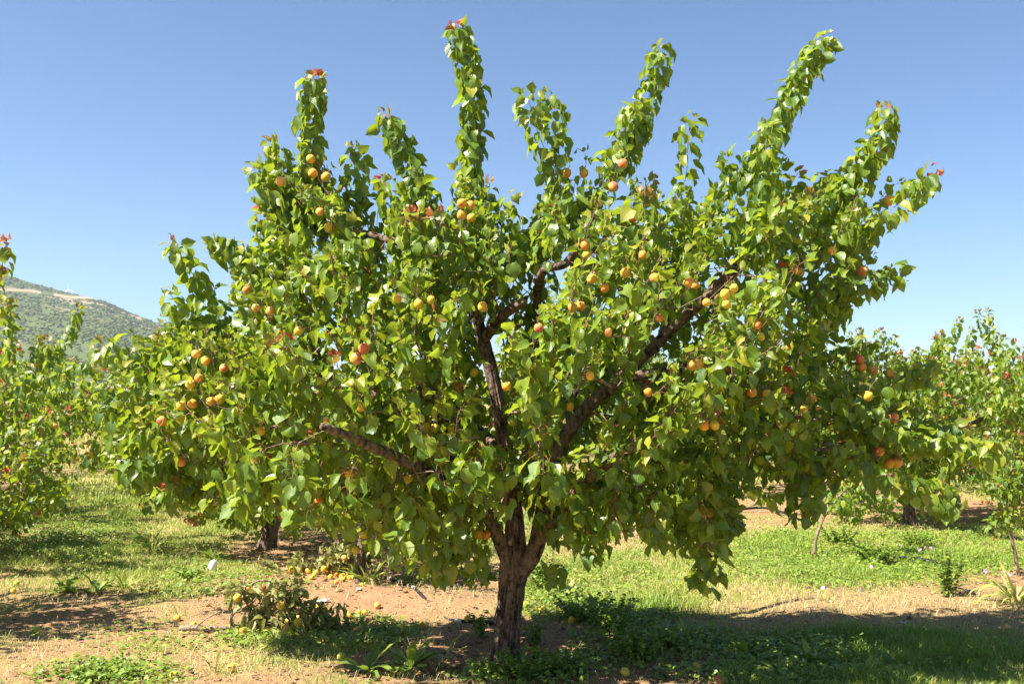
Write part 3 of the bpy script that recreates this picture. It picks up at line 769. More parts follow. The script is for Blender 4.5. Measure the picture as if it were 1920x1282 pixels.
for px_, py_ in cand:
    if cnt >= 860: break
    th = float(thick(np.array([px_]), np.array([py_]))[0])
    s_ = rt.uniform(-1, 1); s_ = math.copysign(abs(s_)**0.55, s_)
    P_ = at(px_, py_, Yd + s_*th*(0.5 if s_ > 0 else 1.0))
    if P_[2] < 0.55 + 0.1*rt.random(): continue
    if s_ < 0.15 and wood_dist(px_, py_) < 26: continue
    if placed and np.min(np.linalg.norm(np.array(placed)-P_, axis=1)) < 0.09: continue
    placed.append(P_)
    d = P_-CEN; d[2] *= 0.8; d = unit(d); low = sstep(1.3, 0.7, P_[2])
    d = unit(d*0.8 + np.array([0, 0, 0.75*(1-low) - 0.35*low]) + rt.normal(0, .28, 3))
    ln = rt.uniform(.22, .42)
    shoots.append(dict(base=P_-d*ln*0.75, tip=P_+d*ln*0.25, start=0.05, bend=np.array([0, 0, 0.03*rt.normal()]), size=0.074, shade=float(rt.normal(0, .06))))
    cnt += 1
# fruit, each hanging from a short spur
FR = [(527,340,'o'),(600,397,'o'),(617,427,'y'),(583,298,'y'),(587,325,'y'),(611,332,'y'),(866,381,'y'),(882,385,'y'),(866,403,'y'),(884,408,'y'),(1062,325,'y'),(1095,325,'y'),(1168,307,'o'),(1187,405,'O'),(1150,350,'o'),
 (1668,375,'O'),(1618,509,'O'),(1097,460,'y'),(1101,477,'y'),(1110,523,'y'),(1134,540,'y'),(1074,576,'y'),(1089,574,'y'),(1140,622,'o'),(1172,511,'y'),(1227,521,'y'),(1237,596,'o'),(1303,535,'y'),(1360,551,'y'),(1376,540,'y'),(1362,570,'y'),(1325,567,'y'),
 (1370,606,'o'),(1420,609,'o'),(1426,631,'g'),(683,653,'O'),(667,672,'O'),(785,570,'y'),(808,562,'y'),(507,583,'o'),(480,577,'o'),(463,543,'y'),(420,690,'o'),(386,676,'y'),(368,663,'o'),(373,708,'y'),(357,720,'y'),(340,760,'y'),(361,757,'y'),(395,752,'y'),(412,748,'y'),
 (303,789,'o'),(457,795,'g'),(490,808,'y'),(615,833,'o'),(340,865,'o'),(597,938,'y'),(800,735,'g'),(889,698,'g'),(950,723,'y'),(797,800,'g'),(815,802,'g'),(848,803,'g'),(732,770,'g'),(676,762,'y'),(827,863,'g'),(898,1000,'y'),(912,1002,'y'),(1068,762,'g'),(1106,704,'y'),
 (1215,735,'y'),(1311,683,'o'),(1297,685,'o'),(1438,738,'y'),(1410,735,'y'),(1507,767,'y'),(1425,862,'g'),(1320,798,'y'),(1340,797,'y'),(1681,866,'O'),(1668,868,'y'),(1648,845,'o'),(1612,673,'o'),(1616,688,'y'),(1617,706,'g'),(1637,692,'o'),(1668,700,'y'),(1676,783,'o'),(1493,537,'g'),(1500,510,'y'),
 (683,1000,'g'),(667,1030,'g'),(655,888,'y'),(765,895,'y'),(1330,960,'y'),(960,790,'g'),(1205,478,'y'),(780,885,'g'),(1627,742,'y'),(1560,470,'y'),(745,560,'y'),(905,575,'y'),(1010,615,'o'),(1290,530,'y'),(1000,850,'g'),(1480,650,'y'),(560,620,'y')]
fruits = []
for k, (fx, fy, c) in enumerate(FR):
    th = float(thick(np.array([fx]), np.array([fy]))[0]); ins = inside_poly(np.array([fx*1.0]), np.array([fy*1.0]), SIL)[0]
    dark = c == 'g'
    dy = -th*(0.35 if dark else rt.uniform(.62, .92)) if ins else -0.06
    if fruits and math.hypot(fx-fruits[-1][3], fy-fruits[-1][4]) < 30: dy = fruits[-1][5] + rt.uniform(-.02, .03)
    P_ = at(fx, fy, Yd+dy)
    dia = (0.058 if c == 'O' else rt.uniform(0.041, 0.051)) * (Yd+dy)/4.7
    fruits.append((P_, c.lower(), dia, fx, fy, dy))
    d = unit(P_-CEN + np.array([0, 0, .3]) + rt.normal(0, .2, 3))
    top = P_ + np.array([0, 0.01, dia*0.5+0.02])
    shoots.append(dict(base=top-d*0.14, tip=top+d*0.06, start=0.1, spacing=0.022, size=0.066, red=rt.uniform(0, .15)))
paths = grow_shoots(sk, shoots, rt)
L = leaves_on(paths, rt, 0.074, 0.0150, 0.09)
# open a view where fruit and wood show
C = L['pos'] + 0.5*L['size'][:, None]*L['y']; lpx, lpy = project(C); keep = np.ones(len(lpx), bool)
for P_, c, dia, fx, fy, dy in fruits:
    hit = (np.hypot(lpx-fx, lpy-fy-4) < 27) & (C[:, 1] < P_[1]+0.02)
    keep &= ~(hit & (rt.random(len(hit)) < 0.83))
for a, b, w in VIS_WOOD:
    a = np.array(a, float); b = np.array(b, float); ab = b-a
    t = np.clip(((lpx-a[0])*ab[0]+(lpy-a[1])*ab[1])/(ab@ab), 0, 1)
    dd = np.hypot(lpx-a[0]-t*ab[0], lpy-a[1]-t*ab[1])
    keep &= ~((dd < w*0.8) & (C[:, 1] < Yd+0.1) & (rt.random(len(dd)) < 0.8))
L = take(L, keep)
print('big tree leaves', len(L['pos']), 'shoots', len(shoots))

def bark_tube(path, sides, amp, seed):
    """tube with furrowed cross-section"""
    V, Q, T = tube(path[:, :3], path[:, 3], sides)
    n = len(path); W = V[:n*sides].reshape(n, sides, 3)
    cen = path[:, None, :3]; a = np.arange(sides)[None, :]/sides*2*math.pi; h = np.arange(n)[:, None]*0.02
    f = np.abs(vnoise(np.cos(a)*5.0+seed+h*2.2, np.sin(a)*5.0+seed+h*1.6)*2-1) + 0.5*np.abs(vnoise(np.cos(a)*11.0+h*7, np.sin(a)*11.0+seed+h*5)*2-1)
    k = 1 + amp*(f-0.7) + 0.10*(vnoise(np.cos(a)*1.3+h*2+seed, np.sin(a)*1.3+h*2)-0.5)
    W = cen + (W-cen)*k[..., None]
    V = V.copy(); V[:n*sides] = W.reshape(-1, 3)
    return V, Q, T
def rel(V): return np.asarray(V) - ORG
tpd = smooth_path(np.array([[*at(a, b, c), r_] for a, b, c, r_ in TRUNK]), 0.018)
V, Q, T = bark_tube(tpd, 72, 0.34, 3.0)
link('trunk', mesh_np('trunk', rel(V), Q, T), M_BARK, big)
for k, q in enumerate(limb_paths):
    qq = smooth_path(q, 0.025); V, Q, T = bark_tube(qq, 22, 0.14, 10.0+k)
    link('limb', mesh_np('limb', rel(V), Q, T), M_BARK, big)
rad = sk.radii(); NP = np.array(sk.P); P = Parts()
for ch in sk.chains:
    pts = NP[ch]; rr = rad[ch].copy(); rr[0] = min(rr[0], rr[1]*1.15)
    V, Q, T = tube(pts, rr, 4 if rr[0] < 0.008 else 7, False, 0.12, len(ch)); P.add(rel(V), Q, T)
link('twigs', P.mesh('twigs'), M_TWIG, big, kind='stuff')
vis = most_visible(L, 300)
rest = np.setdiff1d(np.arange(len(L['pos'])), vis)
Lr = dict(L); Lr['pos'] = L['pos'] - ORG
front = L['pos'][rest][:, 1] < Yd-0.25
link('foliage', leaves_mesh('foliage', Lr, NEAR, rest[front]), M_LEAF, big, kind='stuff')
link('foliage', leaves_mesh('foliage', Lr, MIDL, rest[~front]), M_LEAF, big, kind='stuff')
leaf_objects(big, ORG, L, NEAR, 'near', vis, M_LEAF)
red_st = np.clip(rt.normal(0.5, 0.3, len(L['pos'])), 0, 1)
ff = L['pos'][:, 1] < Yd-0.4
link('leaf_stalks', stalks_mesh('leaf_stalks', rel(L['stem'][ff]), rel(L['pos'][ff]), red_st[ff]), M_STALK, big, kind='stuff')
V, Q, T = tube([(0, 0, .36), (.02, .01, .62), (.03, .08, .95)], [.045, .032, .030], 5)
STALK_ME = mesh_np('stalk', V, Q, T, np.tile([.2, 0, 0, 1], (len(V), 1))); STALK_ME.materials.append(M_STALK)
for P_, c, dia, fx, fy, dy in fruits:
    fo = put_fruit(big, ORG, P_, c, dia, rt)
    so = bpy.data.objects.new('stalk', STALK_ME); COL.objects.link(so); so.parent = fo

# ================================================================== ORCHARD TREES BEHIND
DENS = 1.6
def orchard_tree(xy, label, seed, body=1.75, rad_=1.35, low=0.45, nshoot=130, ups=9, leafsize=0.078, shapes=MIDL, tagname='mid', spacing=0.019, singles=300, red=0.55,
                 trunk_r=0.065, fruit=10, extra=(), lean=0.0, fork=0.55, upl=(0.35, 0.6), shade=0.0, group=None):
    r = np.random.default_rng(seed); x, y = xy; z = float(gz(x, y)); O = np.array([x, y, z])
    root = empty('apricot_tree', O, label, 'tree', group)
    sk = Skeleton((0, 0, -0.05))
    tk = smooth_path(np.array([[0, 0, -0.06, trunk_r*1.3], [lean*.3, 0, .15, trunk_r*1.02], [lean*.7, 0, fork*.6, trunk_r*.95], [lean, 0.0, fork, trunk_r*.9], [lean*1.1, .03, fork+.25, trunk_r*.6], [lean*1.2, .08, body*.6, trunk_r*.35]]), 0.05)
    sk.add_path(0, tk[1:, :3], tk[1:, 3], True)
    V, Q, T = bark_tube(tk, 24, 0.16, seed % 50); link('trunk', mesh_np('trunk', V, Q, T), M_BARK, root)
    nl = 5
    for k in range(nl):
        a = 2*math.pi*(k+r.uniform(-.25, .25))/nl + 0.4
        e = np.array([math.cos(a), math.sin(a)])
        q = [[lean*.9, 0, fork*.85+.05*k, trunk_r*.62], [lean+e[0]*.2*rad_, e[1]*.2*rad_, fork+.2*body, trunk_r*.45], [lean+e[0]*.5*rad_, e[1]*.5*rad_, body*r.uniform(.5, .68), trunk_r*.32], [lean+e[0]*.78*rad_, e[1]*.78*rad_, body*r.uniform(.6, .85), trunk_r*.18]]
        q = smooth_path(np.array(q), 0.06); q[:, :3] += np.cumsum(r.normal(0, .006, (len(q), 3)), 0)*np.linspace(0, 1, len(q))[:, None]
        a_ = sk.nearest(q[0, :3], 0.0); sk.add_path(a_, q[:, :3], q[:, 3], True)
        V, Q, T = bark_tube(q, 9, 0.12, seed % 50 + k); link('limb', mesh_np('limb', V, Q, T), M_BARK, root)
    sh = []; cz = (body+low)/2; hz = (body-low)/2
    lob = r.uniform(0, 6.28, 3)
    cen = np.array([lean, 0, body*.35])
    for k in range(int(nshoot*DENS)):
        for _ in range(6):
            v = unit(r.normal(size=3)); rr = r.random()**0.36
            th = math.atan2(v[1], v[0]); lobe = 1 + .14*math.sin(2*th+lob[0]) + .10*math.sin(3*th+lob[1]) + .08*math.sin(5*th+lob[2])
            p = np.array([lean+v[0]*rr*rad_*lobe, v[1]*rr*rad_*lobe, cz+np.sign(v[2])*abs(v[2])**0.8*rr*hz])
            if p[2] > low*0.9: break
        d = unit(p-cen); lw = sstep(body*.55, low, p[2])
        d = unit(d*.8 + np.array([0, 0, .8*(1-lw)-.35*lw]) + r.normal(0, .28, 3)); ln = r.uniform(.22, .42)
        sh.append(dict(base=p-d*ln*.75, tip=p+d*ln*.25, start=.05, bend=np.array([0, 0, .03*r.normal()]), shade=float(r.normal(0, .06))+shade))
    for k in range(ups):
        a = r.uniform(0, 6.28); q = math.sqrt(r.random())*rad_*.8
        b = np.array([lean+math.cos(a)*q, math.sin(a)*q, body*r.uniform(.82, .95)]); h = r.uniform(*upl)
        t = b + np.array([math.cos(a)*.16+r.normal(0, .08), math.sin(a)*.16+r.normal(0, .08), h])
        sh.append(dict(base=b, tip=t, start=0.0, spacing=spacing*.72, bend=np.array([r.normal(0, .03), 0, 0]), red=float(r.uniform(.1, .9)), shade=shade))
    for b, t in extra:
        sh.append(dict(base=np.asarray(b)-O, tip=np.asarray(t)-O, start=0.0, spacing=spacing*.75, bend=np.array([0, 0, .04]), red=float(r.uniform(.3, .9)), shade=shade))
    paths = grow_shoots(sk, sh, r)
    L = leaves_on(paths, r, leafsize, spacing, red*.55)
    rad = sk.radii(0.0020); NP = np.array(sk.P); P = Parts()
    for ch in sk.chains:
        rr = rad[ch].copy(); rr[0] = min(rr[0], rr[1]*1.15)
        ch2 = ch[::2] if len(ch) % 2 else ch[::2]+[ch[-1]]; V, Q, T = tube(NP[ch2], np.interp(np.arange(len(ch2)), np.arange(len(ch2)), rad[ch2]), 3 if rr[0] < 0.008 else 5, False, 0.1, len(ch)); P.add(V, Q, T)
    link('twigs', P.mesh('twigs'), M_TWIG, root, kind='stuff')
    Lw = dict(L); Lw['pos'] = L['pos'] + O
    vis = most_visible(Lw, singles, 10.0) if singles else np.array([], int)
    rest = np.setdiff1d(np.arange(len(L['pos'])), vis)
    link('foliage', leaves_mesh('foliage', L, shapes, rest), M_LEAF, root, kind='stuff')
    if len(vis): leaf_objects(root, O, Lw, shapes, tagname, vis, M_LEAF)
    # fruit on the side seen from the lane
    k_ = 0; order = r.permutation(len(sh))
    for i in order:
        if k_ >= fruit: break
        p = sh[i]['base']*.3 + sh[i]['tip']*.7
        if p[1] > 0.25*rad_: continue
        put_fruit(root, np.zeros(3), p + np.array([0, -.02, -.055]), r.choice(['g', 'y', 'y', 'o']), float(r.uniform(.044, .056)), r); k_ += 1
    return root

ax, ay = TREES_XY['behind_a']; bx2, by2 = TREES_XY['behind_b']; rx1, ry1 = TREES_XY['right_a']
def row(p, t): return (p[0]+ROW_DIR[0]*t, p[1]+ROW_DIR[1]*t)
LA = (-4.05, 5.75)
orchard_tree(LA, 'apricot tree with a tall thin shoot across the grassy lane beside the big tree', 61, body=1.7, rad_=1.05, low=.35, nshoot=120, ups=5, fruit=6,
             extra=[(at(-30, 620, 5.9), at(14, 455, 5.8)), (at(-60, 640, 5.9), at(12, 570, 5.8))])
orchard_tree(row(LA, 2.9), 'bushy apricot tree with reddish shoot tips, second along the row across the lane', 62, body=1.9, rad_=1.62, low=.12, nshoot=300, ups=8, fruit=26, red=.75,
             extra=[(at(60, 720, 8.0), at(195, 688, 7.8)), (at(70, 740, 8.2), at(72, 640, 8.2)), (at(100, 720, 8.1), at(88, 632, 8.1)), (at(20, 700, 8.2), at(10, 565, 8.0))])
orchard_tree(row(LA, 5.9), 'apricot tree standing third along the row across the grassy lane', 63, body=1.85, rad_=1.65, low=.2, nshoot=190, ups=7, fruit=14, red=.7)
orchard_tree(row(LA, 8.9), 'apricot tree standing fourth along the row across the grassy lane', 64, body=1.85, rad_=1.65, low=.2, nshoot=110, ups=7, fruit=8, singles=200, red=.7)
orchard_tree(row(LA, 11.9), 'apricot tree standing fifth along the row across the grassy lane', 65, body=1.8, rad_=1.65, low=.2, nshoot=90, ups=6, fruit=0, singles=100, spacing=.024, leafsize=.085)
orchard_tree(row(LA, 15.0), 'apricot tree closing the far end of the grassy lane', 66, body=1.7, rad_=1.6, nshoot=80, ups=6, fruit=0, singles=0, spacing=.03, leafsize=.1, shapes=FARL, tagname='far')
orchard_tree((ax, ay), 'slender young apricot tree directly behind the big tree, drooping over bare soil', 71, body=1.35, rad_=0.72, low=.5, nshoot=55, ups=0, fruit=18, trunk_r=.04, lean=.05, red=.2)
orchard_tree((bx2, by2), 'apricot tree with leaning dark trunk behind the fallen branch', 72, body=1.6, rad_=1.45, low=.2, nshoot=210, ups=4, fruit=26, trunk_r=.075, lean=.12, red=.4)
orchard_tree(row((bx2, by2), 2.9), 'apricot tree next beyond the leaning-trunk tree along the grassy lane', 73, body=1.7, rad_=1.6, low=.22, nshoot=200, ups=6, fruit=14, red=.6)
orchard_tree(row((bx2, by2), 5.8), 'apricot tree second beyond the leaning-trunk tree along the grassy lane', 74, body=1.7, rad_=1.6, low=.25, nshoot=110, ups=6, fruit=6, singles=200)
orchard_tree(row((bx2, by2), 8.8), 'apricot tree third beyond the leaning-trunk tree along the grassy lane', 75, body=1.65, rad_=1.5, nshoot=90, ups=6, fruit=0, singles=60, spacing=.024, leafsize=.085)
orchard_tree((rx1, ry1), 'apricot tree with pink shoot tips behind the two saplings, its trunk in clear view', 81, body=1.80, rad_=1.55, low=.42, nshoot=300, ups=12, fruit=12, red=.85, upl=(.3, .5), trunk_r=.06)
R2 = row((rx1, ry1), 3.2)
orchard_tree(R2, 'apricot tree next beyond the pink-tipped tree in its row', 82, body=1.78, rad_=1.5, low=.35, nshoot=130, ups=8, fruit=5, singles=200, red=.8)
orchard_tree(row((rx1, ry1), 6.4), 'apricot tree second beyond the pink-tipped tree in its row', 83, body=1.7, rad_=1.5, nshoot=90, ups=7, fruit=0, singles=60, spacing=.024, leafsize=.085, red=.8)
orchard_tree((rx1+2.5, ry1+1.0), 'apricot tree with tall tufted shoots beside the pink-tipped tree, farther from the big tree', 84, body=1.95, rad_=1.6, low=.38, nshoot=260, ups=12, fruit=6, singles=250, red=.8, upl=(.4, .65))
orchard_tree((rx1+1.5, ry1+4.4), 'apricot tree standing behind the pink-tipped tree and the tufted one', 85, body=1.9, rad_=1.6, low=.35, nshoot=110, ups=10, fruit=0, singles=100, red=.8, spacing=.024, leafsize=.085, upl=(.4, .6))
orchard_tree((rx1+5.0, ry1+3.5), 'apricot tree in the farthest row beyond the tufted tree', 86, body=1.8, rad_=1.6, nshoot=90, ups=10, fruit=0, singles=0, red=.8, spacing=.026, leafsize=.09)
far_label = 'distant apricot tree crown rising at the back of the orchard'
def copy_tree(root, xy, rz, sc):
    r = root.copy(); COL.objects.link(r); r.location = (xy[0], xy[1], float(gz(xy[0], xy[1]))); r.rotation_euler = (0, 0, rz); r.scale = (sc, sc, sc)
    for ch in root.children:
        c = ch.copy(); COL.objects.link(c); c.parent = r
far_src = []
for k, (fx_, fy_) in enumerate([(-1.0, 19.5), (1.4, 21.0), (4.0, 20.0), (6.8, 19.5), (9.3, 20.5), (-3.6, 22.5), (12.0, 21.5), (-9.5, 21.0), (0.2, 15.5), (8.6, 16.6), (11.0, 17.5), (2.6, 17.6)]):
    if k < 3: far_src.append(orchard_tree((fx_, fy_), far_label, 90+k, body=1.8, rad_=1.7, nshoot=80, ups=9, fruit=0, singles=0, red=.7, spacing=.030, leafsize=.105, shapes=FARL, tagname='far', group='apricot trees at the back of the orchard'))
    else: copy_tree(far_src[k % 3], (fx_, fy_), 2.1*k, 0.95+0.05*(k % 4))

# saplings
def sapling(xy, label, seed, stem, cen, size, n):
    r = np.random.default_rng(seed); x, y = xy; O = np.array([x, y, float(gz(x, y))])
    root = empty('apricot_sapling', O, label, 'sapling')
    sk = Skeleton((0, 0, -0.03)); q = smooth_path(np.array(stem, float), 0.03); sk.add_path(0, q[:, :3], q[:, 3], True)
    V, Q, T = tube(q[:, :3], q[:, 3], 9, True, 0.12, seed); link('trunk', mesh_np('trunk', V, Q, T), M_TWIG, root)
    sh = []
    for k in range(n):
        v = unit(r.normal(size=3))*r.random()**.4; p = np.array(cen)+v*np.array(size)
        d = unit(unit(p-np.array(stem[-1][:3])+np.array([0, 0, .1])) + np.array([0, 0, .25]) + r.normal(0, .3, 3)); ln = r.uniform(.12, .26)
        sh.append(dict(base=p-d*ln*.7, tip=p+d*ln*.3, start=0.0))
    paths = grow_shoots(sk, sh, r); L = leaves_on(paths, r, .066, .017, .06)
    rad = sk.radii(.0016); NP = np.array(sk.P); P = Parts()
    for ch in sk.chains:
        V, Q, T = tube(NP[ch], rad[ch], 4, True); P.add(V, Q, T)
    link('twigs', P.mesh('twigs'), M_TWIG, root, kind='stuff')
    Lw = dict(L); Lw['pos'] = L['pos']+O; vis = most_visible(Lw, 300, 10.0); rest = np.setdiff1d(np.arange(len(L['pos'])), vis)
    if len(rest): link('foliage', leaves_mesh('foliage', L, MIDL, rest), M_LEAF, root, kind='stuff')
    leaf_objects(root, O, Lw, MIDL, 'mid', vis, M_LEAF)
s1 = on_ground(1527, 1042); s2 = on_ground(1910, 1078)
sapling(s1[:2], 'small apricot sapling with curved thin stem and low crown leaning over clover', 41, [(0, 0, -.04, .016), (.01, 0, .12, .014), (.05, 0, .25, .012), (.09, 0, .34, .011), (.2, 0, .5, .008), (.35, .05, .6, .005)], (.38, 0, .52), (.42, .30, .22), 34)
sapling(s2[:2], 'upright apricot sapling with straight thin stem beside the black pipe end', 42, [(0, 0, -.04, .016), (-.02, 0, .15, .014), (-.05, 0, .32, .012), (-.06, 0, .6, .009), (-.03, 0, .85, .005)], (-.02, 0, .62), (.26, .22, .40), 36)

# ================================================================== GROUND PLANTS
def scatter(n, x0, x1, y0, y1, r, power=1.0):
    y = y0 + (y1-y0)*r.random(n)**power
    hw = 0.56*y
    x = r.uniform(-1, 1, n)*hw
    return x, y
rg = np.random.default_rng(77)
def blades(name, x, y, h, w, rnd, dry, lean, label, seg_bend=0.6):
    n = len(x); r = rg
    z = gz(x, y) - 0.004
    a = r.uniform(0, 6.28, n); ld = np.stack([np.cos(a), np.sin(a), np.zeros(n)], -1)
    b = r.uniform(0, 6.28, n); wd = np.stack([np.cos(b), np.sin(b), np.zeros(n)], -1)*w[:, None]*.5
    B = np.stack([x, y, z], -1); up = np.array([0, 0, 1.0])
    M = B + up*(h*.58)[:, None] + ld*(h*lean*.32)[:, None]; T = B + up*(h*np.sqrt(np.maximum(0.03, 1-lean**2*.8)))[:, None] + ld*(h*lean)[:, None]
    V = np.stack([B-wd, B+wd, M-wd*.8, M+wd*.8, T], 1).reshape(-1, 3); off = (np.arange(n)*5)[:, None]
    Q = np.array([[0, 1, 3, 2]])+off; Tr = np.array([[2, 3, 4]])+off
    A = np.zeros((n, 5, 4)); A[..., 0] = rnd[:, None]; A[..., 1] = dry[:, None]; A[..., 2] = .5; A[..., 3] = np.array([0, 0, .5, .5, 1])
    o = link(name, mesh_np(name, V, Q, Tr, A.reshape(-1, 4)), M_GRASS, kind='stuff'); tag(o, label, 'grass'); return o
# short turf
x, y = scatter(450000, 0, 0, 4.3, 13.0, rg, 1.25); g, d = covers(x, y)
k = rg.random(len(x)) < np.clip((g-.22)*1.45, 0.02, 1)
x, y, g, d = x[k], y[k], g[k], d[k]; n = len(x)
clump = fbm(x*7, y*7, 3); tall = sstep(.5, .75, fbm(x*1.7+60, y*1.7, 3))
gpx, gpy = project(np.stack([x, y, x*0], -1)); lush = sstep(1.3, .4, ((gpx-1560)/480)**2 + ((gpy-1245)/55)**2 + .7*(fbm(x*3, y*3+31, 3)-.5))
h = (0.016 + .032*clump + .045*tall*g + .055*lush*sstep(.42, .7, fbm(x*2.6+5, y*2.6+77, 3)))*rg.uniform(.45, 1.5, n)
rnd = np.clip(.34 + .55*(d-.3) + .5*(fbm(x*2+8, y*2, 3)-.5) + rg.normal(0, .14, n), 0, .93)
dry = np.where(rg.random(n) < .03+.14*d, rg.uniform(.2, .55, n), 0.0)
blades('grass', x, y, h, rg.uniform(.002, .0042, n)*(0.7+y/9), rnd, dry, rg.uniform(.2, .95, n), 'short green and yellowing grass growing in patches on the orchard floor')
print('grass', n)
x, y = scatter(90000, 0, 0, 12.8, 34.0, rg, 1.6); g, d = covers(x, y); k = rg.random(len(x)) < np.clip((g-.2)*1.6, 0.02, 1); x, y, g, d = x[k], y[k], g[k], d[k]; n = len(x)
blades('grass', x, y, rg.uniform(.03, .10, n), rg.uniform(.006, .014, n)*(y/14), np.clip(.36+.4*(d-.3)+rg.normal(0, .14, n), 0, .95), np.where(rg.random(n) < .1, .4, 0.0), rg.uniform(.2, .9, n), 'green grass of the lanes farther back in the orchard')
# dry straw lying flat
x, y = scatter(90000, 0, 0, 4.3, 12.0, rg, 1.3); g, d = covers(x, y); k = rg.random(len(x)) < np.clip(d*.8+.04, 0, 1); x, y = x[k], y[k]; n = len(x)
blades('dry_grass', x, y, rg.uniform(.03, .09, n), rg.uniform(.0012, .0024, n)*(0.7+y/9), np.full(n, .97), rg.uniform(.4, 1, n), rg.uniform(.93, 1.08, n), 'dry pale straw scattered over the bare soil')
# low broad-leaved cover
def round_leaves(name, x, y, size, hgt, rnd, label):
    n = len(x); z = gz(x, y) + hgt
    shp = [leaf_shape(500+k, [0, .5, 1.0], 1, wide=.46, fold=.2, curl=.2, wave=.02, prof=([0, .5, 1], [.45, 1.0, .45])) for k in range(4)]
    a = rg.uniform(0, 6.28, n); yv = unit(np.stack([np.cos(a), np.sin(a), rg.normal(.1, .35, n)], -1)); nn = np.stack([rg.normal(0, .3, n), rg.normal(-.1, .3, n), np.ones(n)], -1); nn = unit(nn - yv*(nn*yv).sum(1)[:, None])
    L = dict(pos=np.stack([x, y, z], -1), y=yv, n=nn, size=size, rnd=rnd, young=np.zeros(n), var=rg.integers(0, 99, n))
    o = link(name, leaves_mesh(name, L, shp), M_WEED, kind='stuff'); tag(o, label, 'ground cover'); return o
x, y = scatter(170000, 0, 0, 4.35, 13.0, rg, 1.2); g, d = covers(x, y)
pat = fbm(x*1.4+200, y*1.4+7, 4)
px_, py_ = project(np.stack([x, y, x*0], -1))
boost = np.zeros(len(x))
for cx, cy, rx, ry in [(1620, 1045, 330, 55), (1130, 1115, 150, 60), (1480, 1245, 260, 45), (1200, 1210, 130, 50), (220, 1265, 140, 30), (420, 1100, 150, 30), (120, 1010, 160, 40), (700, 1190, 90, 30), (1000, 1262, 150, 30)]:
    boost = np.maximum(boost, sstep(1.4, .5, ((px_-cx)/rx)**2 + ((py_-cy)/ry)**2 + .9*(fbm(x*4+cx, y*4, 3)-.5)))
k = rg.random(len(x)) < np.clip((pat-.55)*4*g, 0, .5) + boost*.7
x, y, pat, boost = x[k], y[k], pat[k], boost[k]; n = len(x); print('cover leaves', n)
round_leaves('clover', x, y, rg.uniform(.012, .030, n), rg.random(n)*(.02+.06*fbm(x*5, y*5, 2)), np.clip(rg.normal(.5, .22, n), 0, 1), 'low patches of round-leaved clover and mallow covering the soil')
# soil clods
x, y = scatter(11000, 0, 0, 4.3, 9.5, rg, 1.3); g, d = covers(x, y); k = rg.random(len(x)) < 1-g; x, y = x[k], y[k]; n = len(x)
s = rg.uniform(.003, .010, n)*np.where(rg.random(n) < .04, 2.2, 1)
V, Q, T, A = dome_mesh(np.stack([x, y, gz(x, y)], -1), np.stack([s*rg.uniform(.8, 1.5, n), s, s*.8], -1), 9, rg.random(n))
o = link('soil_clods', mesh_np('soil_clods', V, Q, T, None, False), M_CLOD, kind='stuff'); tag(o, 'small crumbs of reddish soil strewn on the bare ground', 'soil')

# dry leaves under the trees
x, y = scatter(5000, 0, 0, 4.4, 10.0, rg, 1.1); g, d = covers(x, y)
dt = np.min([np.hypot(x-tx, y-ty) for tx, ty in TREE_SPOTS], axis=0)
k = (rg.random(len(x)) < np.clip(1.15-dt*.75, .05, .8)*(1.1-g)); x, y = x[k], y[k]; n = len(x)
a = rg.uniform(0, 6.28, n); yv = unit(np.stack([np.cos(a), np.sin(a), rg.normal(0, .2, n)], -1)); nn = np.stack([rg.normal(0, .35, n), rg.normal(0, .35, n), np.ones(n)], -1); nn = unit(nn - yv*(nn*yv).sum(1)[:, None])
L = dict(pos=np.stack([x, y, gz(x, y)+.006], -1), y=yv, n=nn, size=rg.uniform(.025, .055, n), rnd=np.clip(rg.normal(.5, .3, n), 0, 1), young=np.zeros(n), var=rg.integers(0, 99, n))
M_LITTER = leaf_material('leaf_litter', [(0.0, (0.09, 0.05, 0.025)), (0.6, (0.22, 0.13, 0.055)), (1.0, (0.34, 0.25, 0.08))], YOUNG, .12, .7, (.3, .2, .06))
o = link('leaf_litter', leaves_mesh('leaf_litter', L, MIDL), M_LITTER, kind='stuff'); tag(o, 'dry brown fallen leaves scattered on the soil under the trees', 'leaf litter')

# countable weeds
def long_leaf(seed, curl, wide=.13):
    return leaf_shape(seed, [0, .15, .35, .6, .85, 1.0], 1, wide=wide, fold=.35, curl=curl, wave=.03, prof=([0, .15, .35, .6, .85, 1], [.25, .45, .8, 1.0, .6, 0]))
ROS = [long_leaf(600+k, c) for k, c in enumerate((.35, .6, .9, .2, .75))]
STRAP = [long_leaf(640+k, c, .03) for k, c in enumerate((.5, .9, 1.3, 1.7))]
def plant_leaves(root, shapes, tagname, n, length, r, elev, mat, spread=.01):
    for k in range(n):
        a = k*2.4 + r.normal(0, .3); e = r.uniform(*elev)
        y_ = np.array([math.cos(a)*math.cos(e), math.sin(a)*math.cos(e), math.sin(e)])
        n_ = np.array([-math.cos(a)*math.sin(e), -math.sin(a)*math.sin(e), math.cos(e)]); n_ = unit(n_ + r.normal(0, .12, 3)); n_ = unit(n_ - y_*(n_@y_))
        j = int(r.integers(0, len(shapes))); me = single_leaf(shapes, tagname, j, int(r.integers(0, 6)), 0, mat)
        x_ = np.cross(y_, n_); s = length*r.uniform(.6, 1.15)
        o = bpy.data.objects.new('leaf', me); COL.objects.link(o); o.parent = root
        p = np.array([math.cos(a), math.sin(a), .2])*spread*r.random()
        o.matrix_local = Matrix(((x_[0]*s, y_[0]*s, n_[0]*s, p[0]), (x_[1]*s, y_[1]*s, n_[1]*s, p[1]), (x_[2]*s, y_[2]*s, n_[2]*s, p[2]), (0, 0, 0, 1)))
def gpt(px, py): 
    p = on_ground(px, py); return np.array([p[0], p[1], float(gz(p[0], p[1]))])
